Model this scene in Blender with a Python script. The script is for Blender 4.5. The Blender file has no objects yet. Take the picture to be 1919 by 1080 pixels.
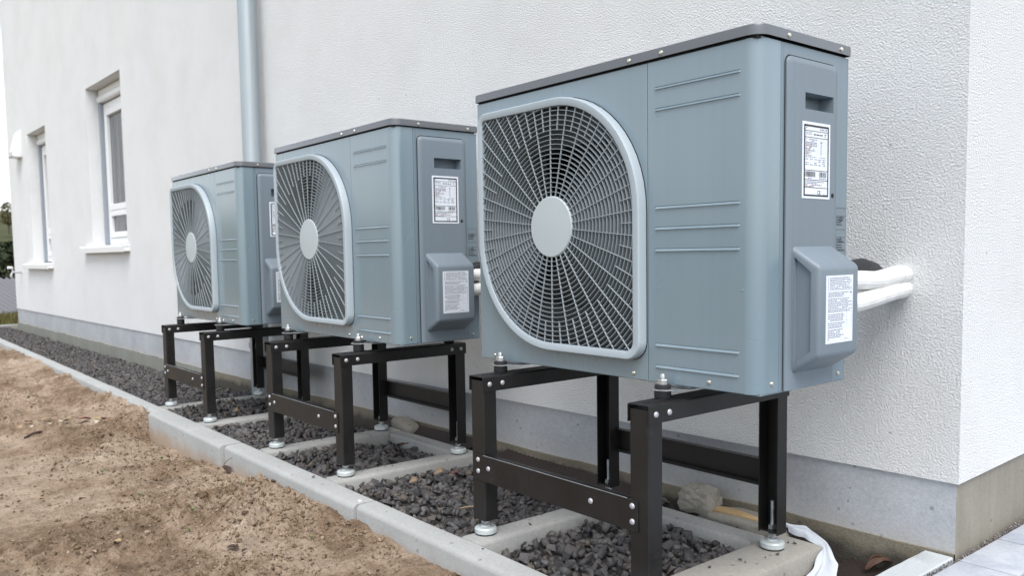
import bpy, bmesh, math, random
import numpy as np
from mathutils import Vector, Matrix, noise, Euler
R = math.radians
random.seed(7); np.random.seed(7)
scene = bpy.context.scene
COL = scene.collection

# ------------------------------------------------------------------ camera
def make_camera():
    cam = bpy.data.cameras.new("camera")
    ob = bpy.data.objects.new("camera", cam)
    COL.objects.link(ob)
    yaw, pit, rol = -0.8867, -0.0726, -0.0152
    d = Vector((math.sin(yaw)*math.cos(pit), math.cos(yaw)*math.cos(pit), math.sin(pit)))
    rt = Vector((math.cos(yaw), -math.sin(yaw), 0)); up = rt.cross(d)
    rr = math.cos(rol)*rt + math.sin(rol)*up
    uu = -math.sin(rol)*rt + math.cos(rol)*up
    m = Matrix.Identity(4)
    for i in range(3):
        m[i][0], m[i][1], m[i][2] = rr[i], uu[i], -d[i]
    m.translation = (1.9573, -1.4774, 0.3042)
    ob.matrix_world = m
    cam.sensor_fit = 'HORIZONTAL'; cam.sensor_width = 36.0
    cam.lens = 1556.4/1919*36
    cam.shift_y = (589.3-540)/1919
    cam.clip_start = 0.05; cam.clip_end = 2000
    cam.dof.use_dof = True; cam.dof.focus_distance = 2.25; cam.dof.aperture_fstop = 6.0
    scene.camera = ob
make_camera()

# ------------------------------------------------------------------ world, sun, exposure
SUN_DIR = Vector((0.46, -0.27, 0.84)).normalized()
def make_light():
    w = bpy.data.worlds.new("World"); scene.world = w; w.use_nodes = True
    nt = w.node_tree; nt.nodes.clear()
    out = nt.nodes.new('ShaderNodeOutputWorld'); bg = nt.nodes.new('ShaderNodeBackground')
    sky = nt.nodes.new('ShaderNodeTexSky'); hs = nt.nodes.new('ShaderNodeHueSaturation')
    sky.sky_type = 'NISHITA'; sky.sun_disc = False
    sky.sun_elevation = math.asin(SUN_DIR.z); sky.sun_rotation = math.atan2(SUN_DIR.x, SUN_DIR.y)
    sky.air_density = 1.0; sky.dust_density = 1.5; sky.ozone_density = 1.0
    hs.inputs['Saturation'].default_value = 0.36
    bg.inputs['Strength'].default_value = 0.135
    nt.links.new(sky.outputs[0], hs.inputs['Color']); nt.links.new(hs.outputs[0], bg.inputs['Color'])
    nt.links.new(bg.outputs[0], out.inputs[0])
    l = bpy.data.lights.new("sun", 'SUN'); l.energy = 1.3; l.angle = R(40); l.color = (1, .975, .95)
    o = bpy.data.objects.new("sun", l); COL.objects.link(o)
    o.rotation_euler = SUN_DIR.to_track_quat('Z', 'Y').to_euler(); o.location = SUN_DIR*20
make_light()
scene.view_settings.view_transform = 'Standard'; scene.view_settings.look = 'None'
scene.view_settings.gamma = 1; scene.view_settings.use_curve_mapping = False
scene.view_settings.exposure = 1.14
scene.cycles.max_bounces = 8; scene.cycles.use_denoising = True; scene.cycles.use_adaptive_sampling = False
scene.cycles.denoising_input_passes = 'RGB_ALBEDO_NORMAL'; scene.cycles.denoising_prefilter = 'ACCURATE'

# ------------------------------------------------------------------ materials
class NT:
    def __init__(s, name, rough=.6, metal=0, spec=.5):
        s.m = bpy.data.materials.new(name); s.m.use_nodes = True
        s.t = s.m.node_tree; s.b = s.t.nodes['Principled BSDF']
        s.b.inputs['Roughness'].default_value = rough; s.b.inputs['Metallic'].default_value = metal
        s.b.inputs['Specular IOR Level'].default_value = spec
        s._co = None
    def n(s, typ, **kw):
        nd = s.t.nodes.new(typ)
        for k, v in kw.items(): setattr(nd, k, v)
        return nd
    def set(s, sock, v):
        if hasattr(v, 'is_output'): s.t.links.new(v, sock)
        else: sock.default_value = v
    def co(s, scale=(1, 1, 1), obj=True):
        tc = s.n('ShaderNodeTexCoord'); mp = s.n('ShaderNodeMapping'); mp.inputs['Scale'].default_value = scale
        s.t.links.new(tc.outputs['Object'], mp.inputs['Vector']); return mp.outputs[0]
    def noise(s, sc, det=4, rough=.55, vec=None, dist=0):
        nd = s.n('ShaderNodeTexNoise'); nd.inputs['Scale'].default_value = sc; nd.inputs['Detail'].default_value = det
        nd.inputs['Roughness'].default_value = rough; nd.inputs['Distortion'].default_value = dist
        s.t.links.new(vec if vec is not None else s.co(), nd.inputs['Vector']); return nd.outputs['Fac']
    def vor(s, sc, feat='F1', vec=None, out='Distance', rnd=1):
        nd = s.n('ShaderNodeTexVoronoi', feature=feat); nd.inputs['Scale'].default_value = sc
        nd.inputs['Randomness'].default_value = rnd
        s.t.links.new(vec if vec is not None else s.co(), nd.inputs['Vector']); return nd.outputs[out]
    def ramp(s, f, stops):
        nd = s.n('ShaderNodeValToRGB'); e = nd.color_ramp.elements
        while len(e) < len(stops): e.new(.5)
        for i, (p, c) in enumerate(stops):
            e[i].position = p; e[i].color = (*c, 1) if hasattr(c, '__len__') else (c, c, c, 1)
        s.t.links.new(f, nd.inputs['Fac']); return nd.outputs['Color']
    def mix(s, f, a, b, mode='MIX'):
        nd = s.n('ShaderNodeMix', data_type='RGBA', blend_type=mode)
        s.set(nd.inputs[0], f)
        for k, v in ((6, a), (7, b)):
            s.set(nd.inputs[k], v if hasattr(v, 'is_output') else (*v, 1))
        return nd.outputs[2]
    def math(s, op, a, b=0.5):
        nd = s.n('ShaderNodeMath', operation=op); s.set(nd.inputs[0], a); s.set(nd.inputs[1], b); return nd.outputs[0]
    def color(s, c):
        s.set(s.b.inputs['Base Color'], c if hasattr(c, 'is_output') else (*c, 1)); return s
    def rough(s, v): s.set(s.b.inputs['Roughness'], v); return s
    def bump(s, h, strength=.3, dist=.01):
        nd = s.n('ShaderNodeBump'); nd.inputs['Strength'].default_value = strength; nd.inputs['Distance'].default_value = dist
        s.t.links.new(h, nd.inputs['Height'])
        prev = s.b.inputs['Normal'].links
        if prev: s.t.links.new(prev[0].from_socket, nd.inputs['Normal'])
        s.t.links.new(nd.outputs[0], s.b.inputs['Normal']); return s
    def island(s):
        return s.n('ShaderNodeNewGeometry').outputs['Random Per Island']
    def objrnd(s):
        return s.n('ShaderNodeObjectInfo').outputs['Random']

def paint(name, c, rough=.36, streak=1.0, coat=0):
    a = NT(name, rough)
    v = a.co((34, 34, .45)); st = a.noise(1.0, 4, .62, v, .3)
    v2 = a.co((2.2, 2.2, .6)); big = a.noise(1.0, 3, .5, v2)
    dk = tuple(x*(1-.075*streak) for x in c); lt = tuple(min(1, x*(1+.05*streak)) for x in c)
    c1 = a.ramp(st, [(.25, dk), (.5, c), (.78, lt)])
    c2 = a.mix(.35, c1, a.ramp(big, [(.35, tuple(x*.88 for x in c)), (.65, tuple(x*1.08 for x in c))]))
    a.color(c2)
    a.rough(a.ramp(big, [(.3, rough+.03), (.7, rough-.02)]))
    a.b.inputs['Coat Weight'].default_value = coat; a.b.inputs['Coat Roughness'].default_value = .16
    return a.m
M = {}
M['paint'] = paint('painted_steel', (.178, .24, .276), .27, .75, .85)
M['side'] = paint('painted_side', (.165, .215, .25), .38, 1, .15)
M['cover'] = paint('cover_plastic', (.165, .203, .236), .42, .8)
M['guard'] = paint('guard_plastic', (.355, .41, .445), .38, .2, .2)
M['grille'] = paint('grille_plastic', (.36, .405, .43), .42, .1)
M['ring'] = paint('ring_plastic_shaded', (.25, .285, .305), .42, .1)  # darker copy of the grille plastic, with shade inside the guard put into its colour
M['hub'] = paint('hub_plastic', (.42, .475, .49), .45, .15)
M['lid'] = paint('lid_steel', (.105, .112, .122), .26, .25, .5)
M['inner'] = paint('inner_steel', (.028, .034, .037), .5, .5)
M['fan'] = NT('fan_plastic', .55).color((.02, .021, .022)).m
M['coil'] = NT('coil_dark', .7).color((.012, .012, .013)).m
M['gap'] = NT('gap_black', .8).color((.008, .008, .009)).m
a = NT('stand_steel', .42)
n_ = a.noise(14, 5); sc = a.noise(160, 2)
a.color(a.mix(a.ramp(a.noise(38, 6, .7), [(.60, 0), (.74, 1)]), a.ramp(n_, [(.3, (.0065, .0062, .0062)), (.7, (.0098, .0092, .0090))]), (.03, .028, .026)))
a.rough(a.ramp(n_, [(.3, .36), (.7, .52)])).bump(sc, .05, .001); M['stand'] = a.m
a = NT('zinc_steel', .34, .85); z = a.noise(60, 4)
a.color(a.ramp(z, [(.3, (.42, .44, .45)), (.7, (.62, .64, .65))])).rough(a.ramp(z, [(.3, .28), (.7, .45)])); M['zinc'] = a.m
a = NT('pad_zinc', .45, .15); z = a.noise(40, 4)
a.color(a.ramp(z, [(.3, (.42, .46, .46)), (.7, (.54, .58, .58))])); M['pad'] = a.m
M['bolt'] = NT('bolt_steel', .5, .35).color((.42, .42, .44)).m
M['screw'] = NT('screw_steel', .28, .9).color((.72, .68, .58)).m
M['rubber'] = NT('black_rubber', .6).color((.012, .012, .014)).m
M['label'] = NT('label_paper', .4).color((.70, .74, .80)).m
M['labelgrey'] = NT('label_grey', .4).color((.16, .20, .23)).m
M['ink'] = NT('ink', .5).color((.02, .02, .025)).m
M['inkgrey'] = NT('ink_grey', .5).color((.19, .20, .25)).m
M['inkred'] = NT('ink_red', .5).color((.26, .13, .15)).m

def stucco(name):
    a = NT(name, .85, 0, .3)
    v = a.co()
    f = a.noise(190, 3, .66, v, .1); g = a.noise(75, 2, .5, v); lg = a.noise(1.3, 4)
    h = a.math('ADD', a.math('MULTIPLY', f, 1.0), a.math('MULTIPLY', g, .18))
    dirt = a.ramp(a.noise(2.2, 6, .65), [(.45, 0), (.8, 1)])
    c = a.mix(a.ramp(lg, [(.35, 0), (.7, 1)]), (.80, .815, .822), (.83, .84, .84))
    c = a.mix(a.math('MULTIPLY', dirt, .28), c, (.60, .58, .54))
    spk = a.math('MULTIPLY', a.math('LESS_THAN', a.math('ADD', a.vor(9, 'F1'), a.math('MULTIPLY', a.noise(160, 2), .05)), .068), a.math('GREATER_THAN', a.noise(3.1, 3, .6), .50))
    c = a.mix(a.math('MULTIPLY', spk, .55), c, (.30, .28, .25))
    a.color(c).bump(h, .95, .0105)
    return a.m
M['stucco'] = stucco('white_stucco')
def concrete(name, c, var=.2, pores=True, rough=.85, bump=.25, stain=None, streak=False):
    a = NT(name, rough, 0, .3)
    b = a.noise(3.0, 6, .62); f = a.noise(90, 4, .7); s2 = a.noise(420, 2, .6)
    lo = tuple(x*(1-var) for x in c); hi = tuple(min(1, x*(1+var*.7)) for x in c)
    k = a.mix(.45, a.ramp(b, [(.32, lo), (.68, hi)]), a.ramp(f, [(.3, lo), (.7, hi)]))
    k = a.mix(a.ramp(s2, [(.30, .55), (.46, 0)]), k, tuple(x*.55 for x in c))
    if pores:
        p = a.math('LESS_THAN', a.math('ADD', a.vor(17, 'F1'), a.math('MULTIPLY', a.noise(150, 2), .06)), .125)
        k = a.mix(a.math('MULTIPLY', p, .6), k, tuple(x*.35 for x in c))
    if streak:
        sv = a.noise(1.0, 5, .65, a.co((34, 34, 4.5)))
        k = a.mix(a.ramp(sv, [(.38, .35), (.60, 0)]), k, tuple(x*.66 for x in c))
    if stain:
        col, zlo, zhi, scl = stain
        sx = a.n('ShaderNodeSeparateXYZ'); a.t.links.new(a.co(), sx.inputs[0])
        mr = a.n('ShaderNodeMapRange'); a.set(mr.inputs[0], a.math('ADD', sx.outputs[2], a.math('MULTIPLY', a.math('SUBTRACT', a.noise(scl, 5, .65), .5), .10)))
        mr.inputs[1].default_value = zlo; mr.inputs[2].default_value = zhi; mr.inputs[3].default_value = 1; mr.inputs[4].default_value = 0
        k = a.mix(a.math('MULTIPLY', mr.outputs[0], .82), k, col)
    a.color(k).bump(a.math('ADD', f, a.math('MULTIPLY', s2, .6)), bump, .003)
    return a.m
M['kerb'] = concrete('kerb_concrete', (.365, .372, .362), .20, True, .85, .25, ((.34, .25, .175), -.585, -.53, 12))
M['bar'] = concrete('bar_concrete', (.32, .32, .305), .25, True, .85, .35)
M['block'] = concrete('block_concrete', (.34, .325, .29), .22, True, .85, .4)
M['plinth'] = concrete('plinth_coat', (.43, .447, .468), .28, True, .8, .3, ((.40, .38, .35), -.50, -.40, 8))
M['plinthside'] = concrete('plinth_raw', (.255, .235, .195), .2, True, .8, .3, None, True)
M['footing'] = concrete('footing_raw', (.205, .182, .138), .4, True, .9, .8, ((.042, .040, .034), -.515, -.482, 6))
M['footingfar'] = concrete('footing_wet', (.26, .26, .225), .22, False, .85, .4, None, True)
M['lump'] = concrete('lump_mortar', (.26, .245, .21), .3, True, .9, .9)
M['edge'] = concrete('edge_stone', (.45, .48, .49), .12, False, .8, .3)
def paver(name):
    a = NT(name, .75, 0, .35)
    b = a.noise(9, 6, .7, None, .5); f = a.noise(150, 3, .7)
    rnd = a.objrnd()
    lo = a.ramp(rnd, [(0, (.16, .19, .27)), (.55, (.27, .30, .36)), (1, (.34, .36, .40))])
    hi = a.ramp(rnd, [(0, (.28, .32, .39)), (.5, (.40, .43, .48)), (1, (.47, .49, .52))])
    k = a.mix(a.ramp(b, [(.36, 0), (.62, 1)]), lo, hi)
    k = a.mix(a.ramp(f, [(.28, .5), (.42, 0)]), k, (.16, .18, .22))
    a.color(k).bump(f, .25, .002); return a.m
M['paver'] = paver('paver_stone')
def gravel_mat(name, byobj=False, light=1.06):
    a = NT(name, .7, 0, .4)
    r = a.objrnd() if byobj else a.island()
    k = a.ramp(r, [(0, (.040*light, .039*light, .041*light)), (.35, (.076*light, .074*light, .075*light)), (.62, (.088*light, .077*light, .070*light)), (.85, (.125*light, .122*light, .121*light)), (.965, (.095*light, .078*light, .064*light)), (1, (.12*light, .098*light, .075*light))])
    f = a.noise(120, 5, .7)
    k = a.mix(a.ramp(f, [(.3, .6), (.55, 0)]), k, (.03, .029, .031))
    k = a.mix(a.ramp(a.noise(60, 4, .6), [(.58, 0), (.8, .5)]), k, (.19, .18, .17))
    a.color(k).bump(f, .5, .003); return a.m
M['gravel'] = gravel_mat('basalt_gravel'); M['stone'] = gravel_mat('basalt_stone', True)
M['grit'] = gravel_mat('fine_grit', False, 3.0)
M['brownstone'] = concrete('brown_stone', (.22, .165, .11), .3, False, .8, .4)
def soil_mat(name):
    a = NT(name, .95, 0, .15)
    b = a.noise(1.7, 7, .66, None, .4); m_ = a.noise(11, 6, .7); f = a.noise(75, 5, .75); g = a.noise(330, 3, .7)
    k = a.ramp(b, [(.36, (.12, .082, .052)), (.46, (.225, .158, .104)), (.52, (.41, .322, .24)), (.62, (.535, .44, .345))])
    k = a.mix(.5, k, a.ramp(m_, [(.34, (.11, .075, .048)), (.50, (.32, .23, .158)), (.68, (.50, .40, .305))]))
    k = a.mix(a.ramp(f, [(.30, .75), (.48, 0)]), k, (.085, .056, .036))
    k = a.mix(a.ramp(g, [(.62, 0), (.72, .5)]), k, (.43, .36, .28))
    a.color(k).bump(m_, .5, .05).bump(f, .8, .018).bump(g, .6, .004); return a.m
M['soil'] = soil_mat('sandy_soil')
a = NT('ground_mix', .95, 0, .1)
k = a.ramp(a.noise(.9, 6, .7), [(.3, (.045, .06, .018)), (.5, (.11, .125, .03)), (.62, (.16, .115, .05)), (.8, (.20, .15, .09))])
k2 = a.ramp(a.noise(.02, 5, .6), [(.35, (.045, .052, .022)), (.65, (.085, .09, .042))])
cd = a.n('ShaderNodeSeparateXYZ'); a.t.links.new(a.co(), cd.inputs[0])
far = a.n('ShaderNodeMapRange'); a.set(far.inputs[0], cd.outputs[0]); far.inputs[1].default_value = -20; far.inputs[2].default_value = -60
a.color(a.mix(far.outputs[0], k, k2)).bump(a.noise(30, 5, .7), .6, .03); M['ground'] = a.m
M['white_pvc'] = NT('white_pvc', .35).color((.78, .79, .80)).m
M['rail_grey'] = NT('rail_grey', .4).color((.25, .28, .32)).m
M['sill_alu'] = NT('sill_alu', .4).color((.74, .75, .75)).m
a = NT('window_glass', .06, 0, .9); a.color(a.ramp(a.noise(1.0, 2, .5, a.co((14, 14, .3))), [(.35, (.025, .033, .038)), (.65, (.09, .105, .115))])); M['glass'] = a.m
a = NT('zinc_pipe', .42, .55); st = a.noise(1, 4, .6, a.co((30, 30, .5)))
a.color(a.ramp(st, [(.3, (.30, .345, .375)), (.7, (.44, .48, .50))])); M['downpipe'] = a.m
a = NT('insulation_white', .7); a.color(a.ramp(a.noise(25, 4), [(.3, (.66, .66, .64)), (.7, (.80, .80, .78))])).bump(a.noise(150, 3), .2, .002); M['insul'] = a.m
a = NT('fleece_white', .9, 0, .1); a.color(a.ramp(a.noise(12, 5), [(.3, (.44, .48, .53)), (.7, (.58, .61, .65))])).bump(a.noise(300, 3), .3, .001); M['fleece'] = a.m
a = NT('membrane', .55); a.color((.022, .014, .012)); M['membrane'] = a.m
a = NT('wood_strip', .8); a.color(a.ramp(a.noise(1, 4, .6, a.co((6, 60, 60))), [(.3, (.24, .15, .07)), (.7, (.46, .33, .17))])); M['wood'] = a.m
def leaf_mat(name, c):
    a = NT(name, .75); a.color(a.ramp(a.noise(60, 4), [(.3, tuple(x*.6 for x in c)), (.7, c)])); return a.m
M['leafbrown'] = leaf_mat('leaf_brown', (.075, .036, .021)); M['leafred'] = leaf_mat('leaf_red', (.20, .065, .045))
M['leaftan'] = leaf_mat('leaf_tan', (.40, .29, .16)); M['leafpale'] = leaf_mat('leaf_pale', (.60, .54, .44))
M['seedling'] = leaf_mat('seedling_green', (.17, .23, .075)); M['leafdark'] = leaf_mat('leaf_dark', (.06, .032, .022))
def foliage(name, c):
    a = NT(name, .8, 0, .2); a.color(a.ramp(a.island(), [(0, tuple(x*.5 for x in c)), (1, tuple(x*1.4 for x in c))])); return a.m
M['conifer'] = foliage('conifer_leaf', (.03, .042, .02)); M['treeleaf'] = foliage('tree_leaf', (.10, .085, .035))
M['bark'] = NT('bark', .9).color((.08, .06, .045)).m
M['roof'] = NT('roof_slate', .6).color((.15, .15, .16)).m
M['nwall'] = NT('neighbour_wall', .8).color((.5, .55, .6)).m

# ------------------------------------------------------------------ geometry helpers
class G:
    def __init__(s): s.v = []; s.f = []
    def add(s, vs, fs):
        o = len(s.v); s.v += [tuple(p) for p in vs]; s.f += [tuple(i+o for i in f) for f in fs]; return s
    def addbm(s, bm):
        bm.verts.index_update(); bm.verts.ensure_lookup_table()
        s.add([v.co.copy() for v in bm.verts], [[v.index for v in f.verts] for f in bm.faces]); bm.free(); return s
    def box(s, x0, x1, y0, y1, z0, z1, bev=0, seg=1):
        vs = [(x, y, z) for x in (x0, x1) for y in (y0, y1) for z in (z0, z1)]
        fs = [(0, 1, 3, 2), (4, 6, 7, 5), (0, 4, 5, 1), (2, 3, 7, 6), (0, 2, 6, 4), (1, 5, 7, 3)]
        if not bev: return s.add(vs, fs)
        bm = bmesh.new(); bv = [bm.verts.new(p) for p in vs]
        for f in fs: bm.faces.new([bv[i] for i in f])
        bmesh.ops.bevel(bm, geom=bm.edges[:], offset=bev, segments=seg, affect='EDGES', profile=.5)
        return s.addbm(bm)
    def hull(s, pts, bev=0, seg=2):
        bm = bmesh.new()
        for p in pts: bm.verts.new(p)
        bmesh.ops.convex_hull(bm, input=bm.verts[:])
        bmesh.ops.dissolve_limit(bm, angle_limit=R(1), verts=bm.verts[:], edges=bm.edges[:])
        if bev: bmesh.ops.bevel(bm, geom=bm.edges[:], offset=bev, segments=seg, affect='EDGES', profile=.5)
        return s.addbm(bm)
    def prism(s, poly, axis, a, b):
        def mk(p, t):
            return {'z': (p[0], p[1], t), 'y': (p[0], t, p[1]), 'x': (t, p[0], p[1])}[axis]
        n = len(poly); vs = [mk(p, a) for p in poly]+[mk(p, b) for p in poly]
        fs = [tuple(range(n))[::-1], tuple(range(n, 2*n))]+[(i, (i+1) % n, n+(i+1) % n, n+i) for i in range(n)]
        return s.add(vs, fs)
    def lathe(s, prof, seg=20, mat=None, hexa=False):
        seg = 6 if hexa else seg; vs = []; fs = []
        for r, z in prof:
            for k in range(seg):
                t = 2*math.pi*k/seg; vs.append(Vector((r*math.cos(t), r*math.sin(t), z)))
        for i in range(len(prof)-1):
            for k in range(seg):
                a, b = i*seg+k, i*seg+(k+1) % seg; fs.append((a, b, b+seg, a+seg))
        fs.append(tuple(range(seg))[::-1]); L = len(prof)-1; fs.append(tuple(range(L*seg, L*seg+seg)))
        if mat is not None: vs = [mat @ v for v in vs]
        return s.add(vs, fs)
    def tube(s, pts, r, seg=12, ribs=0, amp=0, cap=True):
        pts = [Vector(p) for p in pts]; n = len(pts); vs = []; fs = []; up = Vector((0, 0, 1))
        for i, p in enumerate(pts):
            d = (pts[min(i+1, n-1)]-pts[max(i-1, 0)]).normalized()
            u = up if abs(d.dot(up)) < .95 else Vector((1, 0, 0))
            x = d.cross(u).normalized(); y = x.cross(d)
            rr = r[i] if hasattr(r, '__len__') else r
            for k in range(seg):
                t = 2*math.pi*k/seg; q = rr*(1+amp*math.cos(ribs*t)); vs.append(p+x*q*math.cos(t)+y*q*math.sin(t))
        for i in range(n-1):
            for k in range(seg):
                a, b = i*seg+k, i*seg+(k+1) % seg; fs.append((a, a+seg, b+seg, b))
        if cap: fs += [tuple(range(seg)), tuple(range((n-1)*seg, n*seg))[::-1]]
        return s.add(vs, fs)
    def loops(s, ls, closed=True, cap0=False, cap1=False):
        n = len(ls[0]); vs = [p for l in ls for p in l]; fs = []
        for i in range(len(ls)-1):
            for k in range(n if closed else n-1):
                a, b = i*n+k, i*n+(k+1) % n; fs.append((a, b, b+n, a+n))
        if cap0: fs.append(tuple(range(n))[::-1])
        if cap1: fs.append(tuple(range((len(ls)-1)*n, len(ls)*n)))
        return s.add(vs, fs)
    def mesh(s, name, mat, ang=40):
        me = bpy.data.meshes.new(name); me.from_pydata(s.v, [], s.f)
        bm = bmesh.new(); bm.from_mesh(me); bmesh.ops.recalc_face_normals(bm, faces=bm.faces[:]); bm.to_mesh(me); bm.free()
        if mat is not None: me.materials.append(mat)
        if ang:
            me.polygons.foreach_set('use_smooth', [True]*len(me.polygons)); me.set_sharp_from_angle(angle=R(ang))
        me.update(); return me
    def build(s, name, mat, parent=None, ang=40):
        return link(name, s.mesh(name, mat, ang), parent)

def link(name, data, parent=None):
    o = bpy.data.objects.new(name, data); COL.objects.link(o)
    if parent is not None: o.parent = parent
    return o
def tag(o, label=None, cat=None, group=None, kind=None):
    if label: o['label'] = label
    if cat: o['category'] = cat
    if group: o['group'] = group
    if kind: o['kind'] = kind
    return o
def thing(name, loc, label, cat, group=None, rz=0):
    o = link(name, None); o.location = loc; o.rotation_euler = (0, 0, rz); o.empty_display_size = .1
    return tag(o, label, cat, group)
def copy_tree(o, parent=None):
    c = o.copy(); COL.objects.link(c)
    if parent is not None: c.parent = parent
    for ch in list(o.children): copy_tree(ch, c)
    return c
def rrect(x0, x1, z0, z1, rad, inset=0, n=10):
    """rounded rectangle; rad = (tl, tr, br, bl); returns list of (x,z), same count for every inset"""
    x0 += inset; x1 -= inset; z0 += inset; z1 -= inset
    tl, tr, br, bl = [max(.004, q-inset) for q in rad]; pts = []
    for (cx, cz, r, a0) in ((x1-tr, z1-tr, tr, 90), (x1-br, z0+br, br, 0), (x0+bl, z0+bl, bl, -90), (x0+tl, z1-tl, tl, -180)):
        for k in range(n+1):
            t = R(a0-90*k/n); pts.append((cx+r*math.cos(t), cz+r*math.sin(t)))
    return pts

# ------------------------------------------------------------------ ground
def lerp_tab(t, x):
    if x <= t[0][0]: return t[0][1]
    for (a, b), (c, d) in zip(t, t[1:]):
        if x <= c: return b+(d-b)*(x-a)/(c-a)
    return t[-1][1]
SOIL_B = [(-12, -.55), (-6, -.512), (-2.60, -.505), (-2.52, -.505), (-2.475, -.612), (-2.1, -.598), (-1.5, -.560), (-.35, -.530), (.5, -.515), (3, -.52)]
def fbm(x, y, s, o=4): return noise.fractal((x*s, y*s, 3.7*s % 7), 1.0, 2.0, o)
def soil_h(x, y):
    d = max(0, -.25-y); k = min(1, d/1.1) if x > -2.45 else min(1, d/.22)
    h = lerp_tab(SOIL_B, x)*(1-k)+lerp_tab([(-6, -.545), (-3.2, -.565), (-1.6, -.580), (0, -.585)], x)*k
    rough = .5+.5*max(-1, min(1, 2.2*fbm(x+31, y, 1.3, 4)+.25)); rough *= rough
    h += .022*fbm(x, y, 1.1, 3)*min(1, d/.3)+.012*fbm(x+9, y, 4, 3)
    t = abs(noise.noise((x*17, y*17, 1.3)))+.6*abs(noise.noise((x*37, y*37, 5.1)))
    c = max(0, noise.noise((x*30, y*30, 9.1)))**1.5
    e = noise.noise((x*8, y*8, 6)); e2 = noise.noise((x*23, y*23, 16)); h += rough*(.030*max(0, e)+.020*max(0, e2)+.026*t+.036*c)-.016*(1-rough)+.004*noise.noise((x*80, y*80, 2))+(.3+.7*rough)*(.009*max(0, noise.noise((x*62, y*62, 22)))+.006*max(0, noise.noise((x*120, y*120, 31))))
    h -= .010*max(0, 1-abs(fbm(x, y+4, 2.2, 4))*14)*rough   # small cracks and scuffs
    tx = 2.2*x+y   # shallow ruts left by wheels and boots
    h -= .012*max(0, math.sin(tx*2.1+2*fbm(x, y, .7, 2)))*(1-rough)
    if d > .28: return h
    return h-.004+.010*fbm(x, y, 9, 3)
def ground():
    xs = []; x = 1.6
    while x > -14:
        xs.append(x); x -= .02 if x > .6 else (.0056 if x > -1.7 else (.009 if x > -3.2 else (.018 if x > -4.8 else .04+.02*(-x-4.8))))
    ys = []; y = -.230
    while y > -6:
        ys.append(y); y -= .0056 if y > -.95 else .012 if y > -1.5 else .05+.25*(-y-1.5)
    nx, ny = len(xs), len(ys)
    V = [(a, b, soil_h(a, b)) for a in xs for b in ys]
    F = [(i*ny+j, i*ny+j+1, (i+1)*ny+j+1, (i+1)*ny+j) for i in range(nx-1) for j in range(ny-1)]
    g = G(); g.v = V; g.f = F
    tag(g.build('soil', M['soil'], None, 0), kind='structure')
    # wide ground sheet out to the horizon, dropping into a valley beyond the house
    def h(x, y):
        t = [(-420, 22), (-260, 13.5), (-165, 5.6), (-100, -1.2), (-70, -4.2), (-30, -4.4), (-19, -2.2), (-15.5, -.70), (-12, -.66), (900, -.66)]
        return lerp_tab(t, x)+(.6*noise.noise((x*.02, y*.02, 0)) if x < -30 else 0)
    xs = [-900, -600, -420, -340, -260, -220, -190, -165, -140, -120, -100, -85, -70, -50, -30, -24, -19, -17, -15.5, -14, -12, -6, 0, 6, 20, 60, 200, 900]
    ys = [-900, -400, -200, -120, -70, -40, -20, -10, -4, 0, 4, 10, 20, 40, 70, 120, 200, 400, 900]
    g = G(); ny = len(ys)
    g.v = [(a, b, h(a, b)) for a in xs for b in ys]
    g.f = [(i*ny+j, i*ny+j+1, (i+1)*ny+j+1, (i+1)*ny+j) for i in range(len(xs)-1) for j in range(ny-1)]
    tag(g.build('ground', M['ground'], None, 60), kind='structure')
ground()

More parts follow.
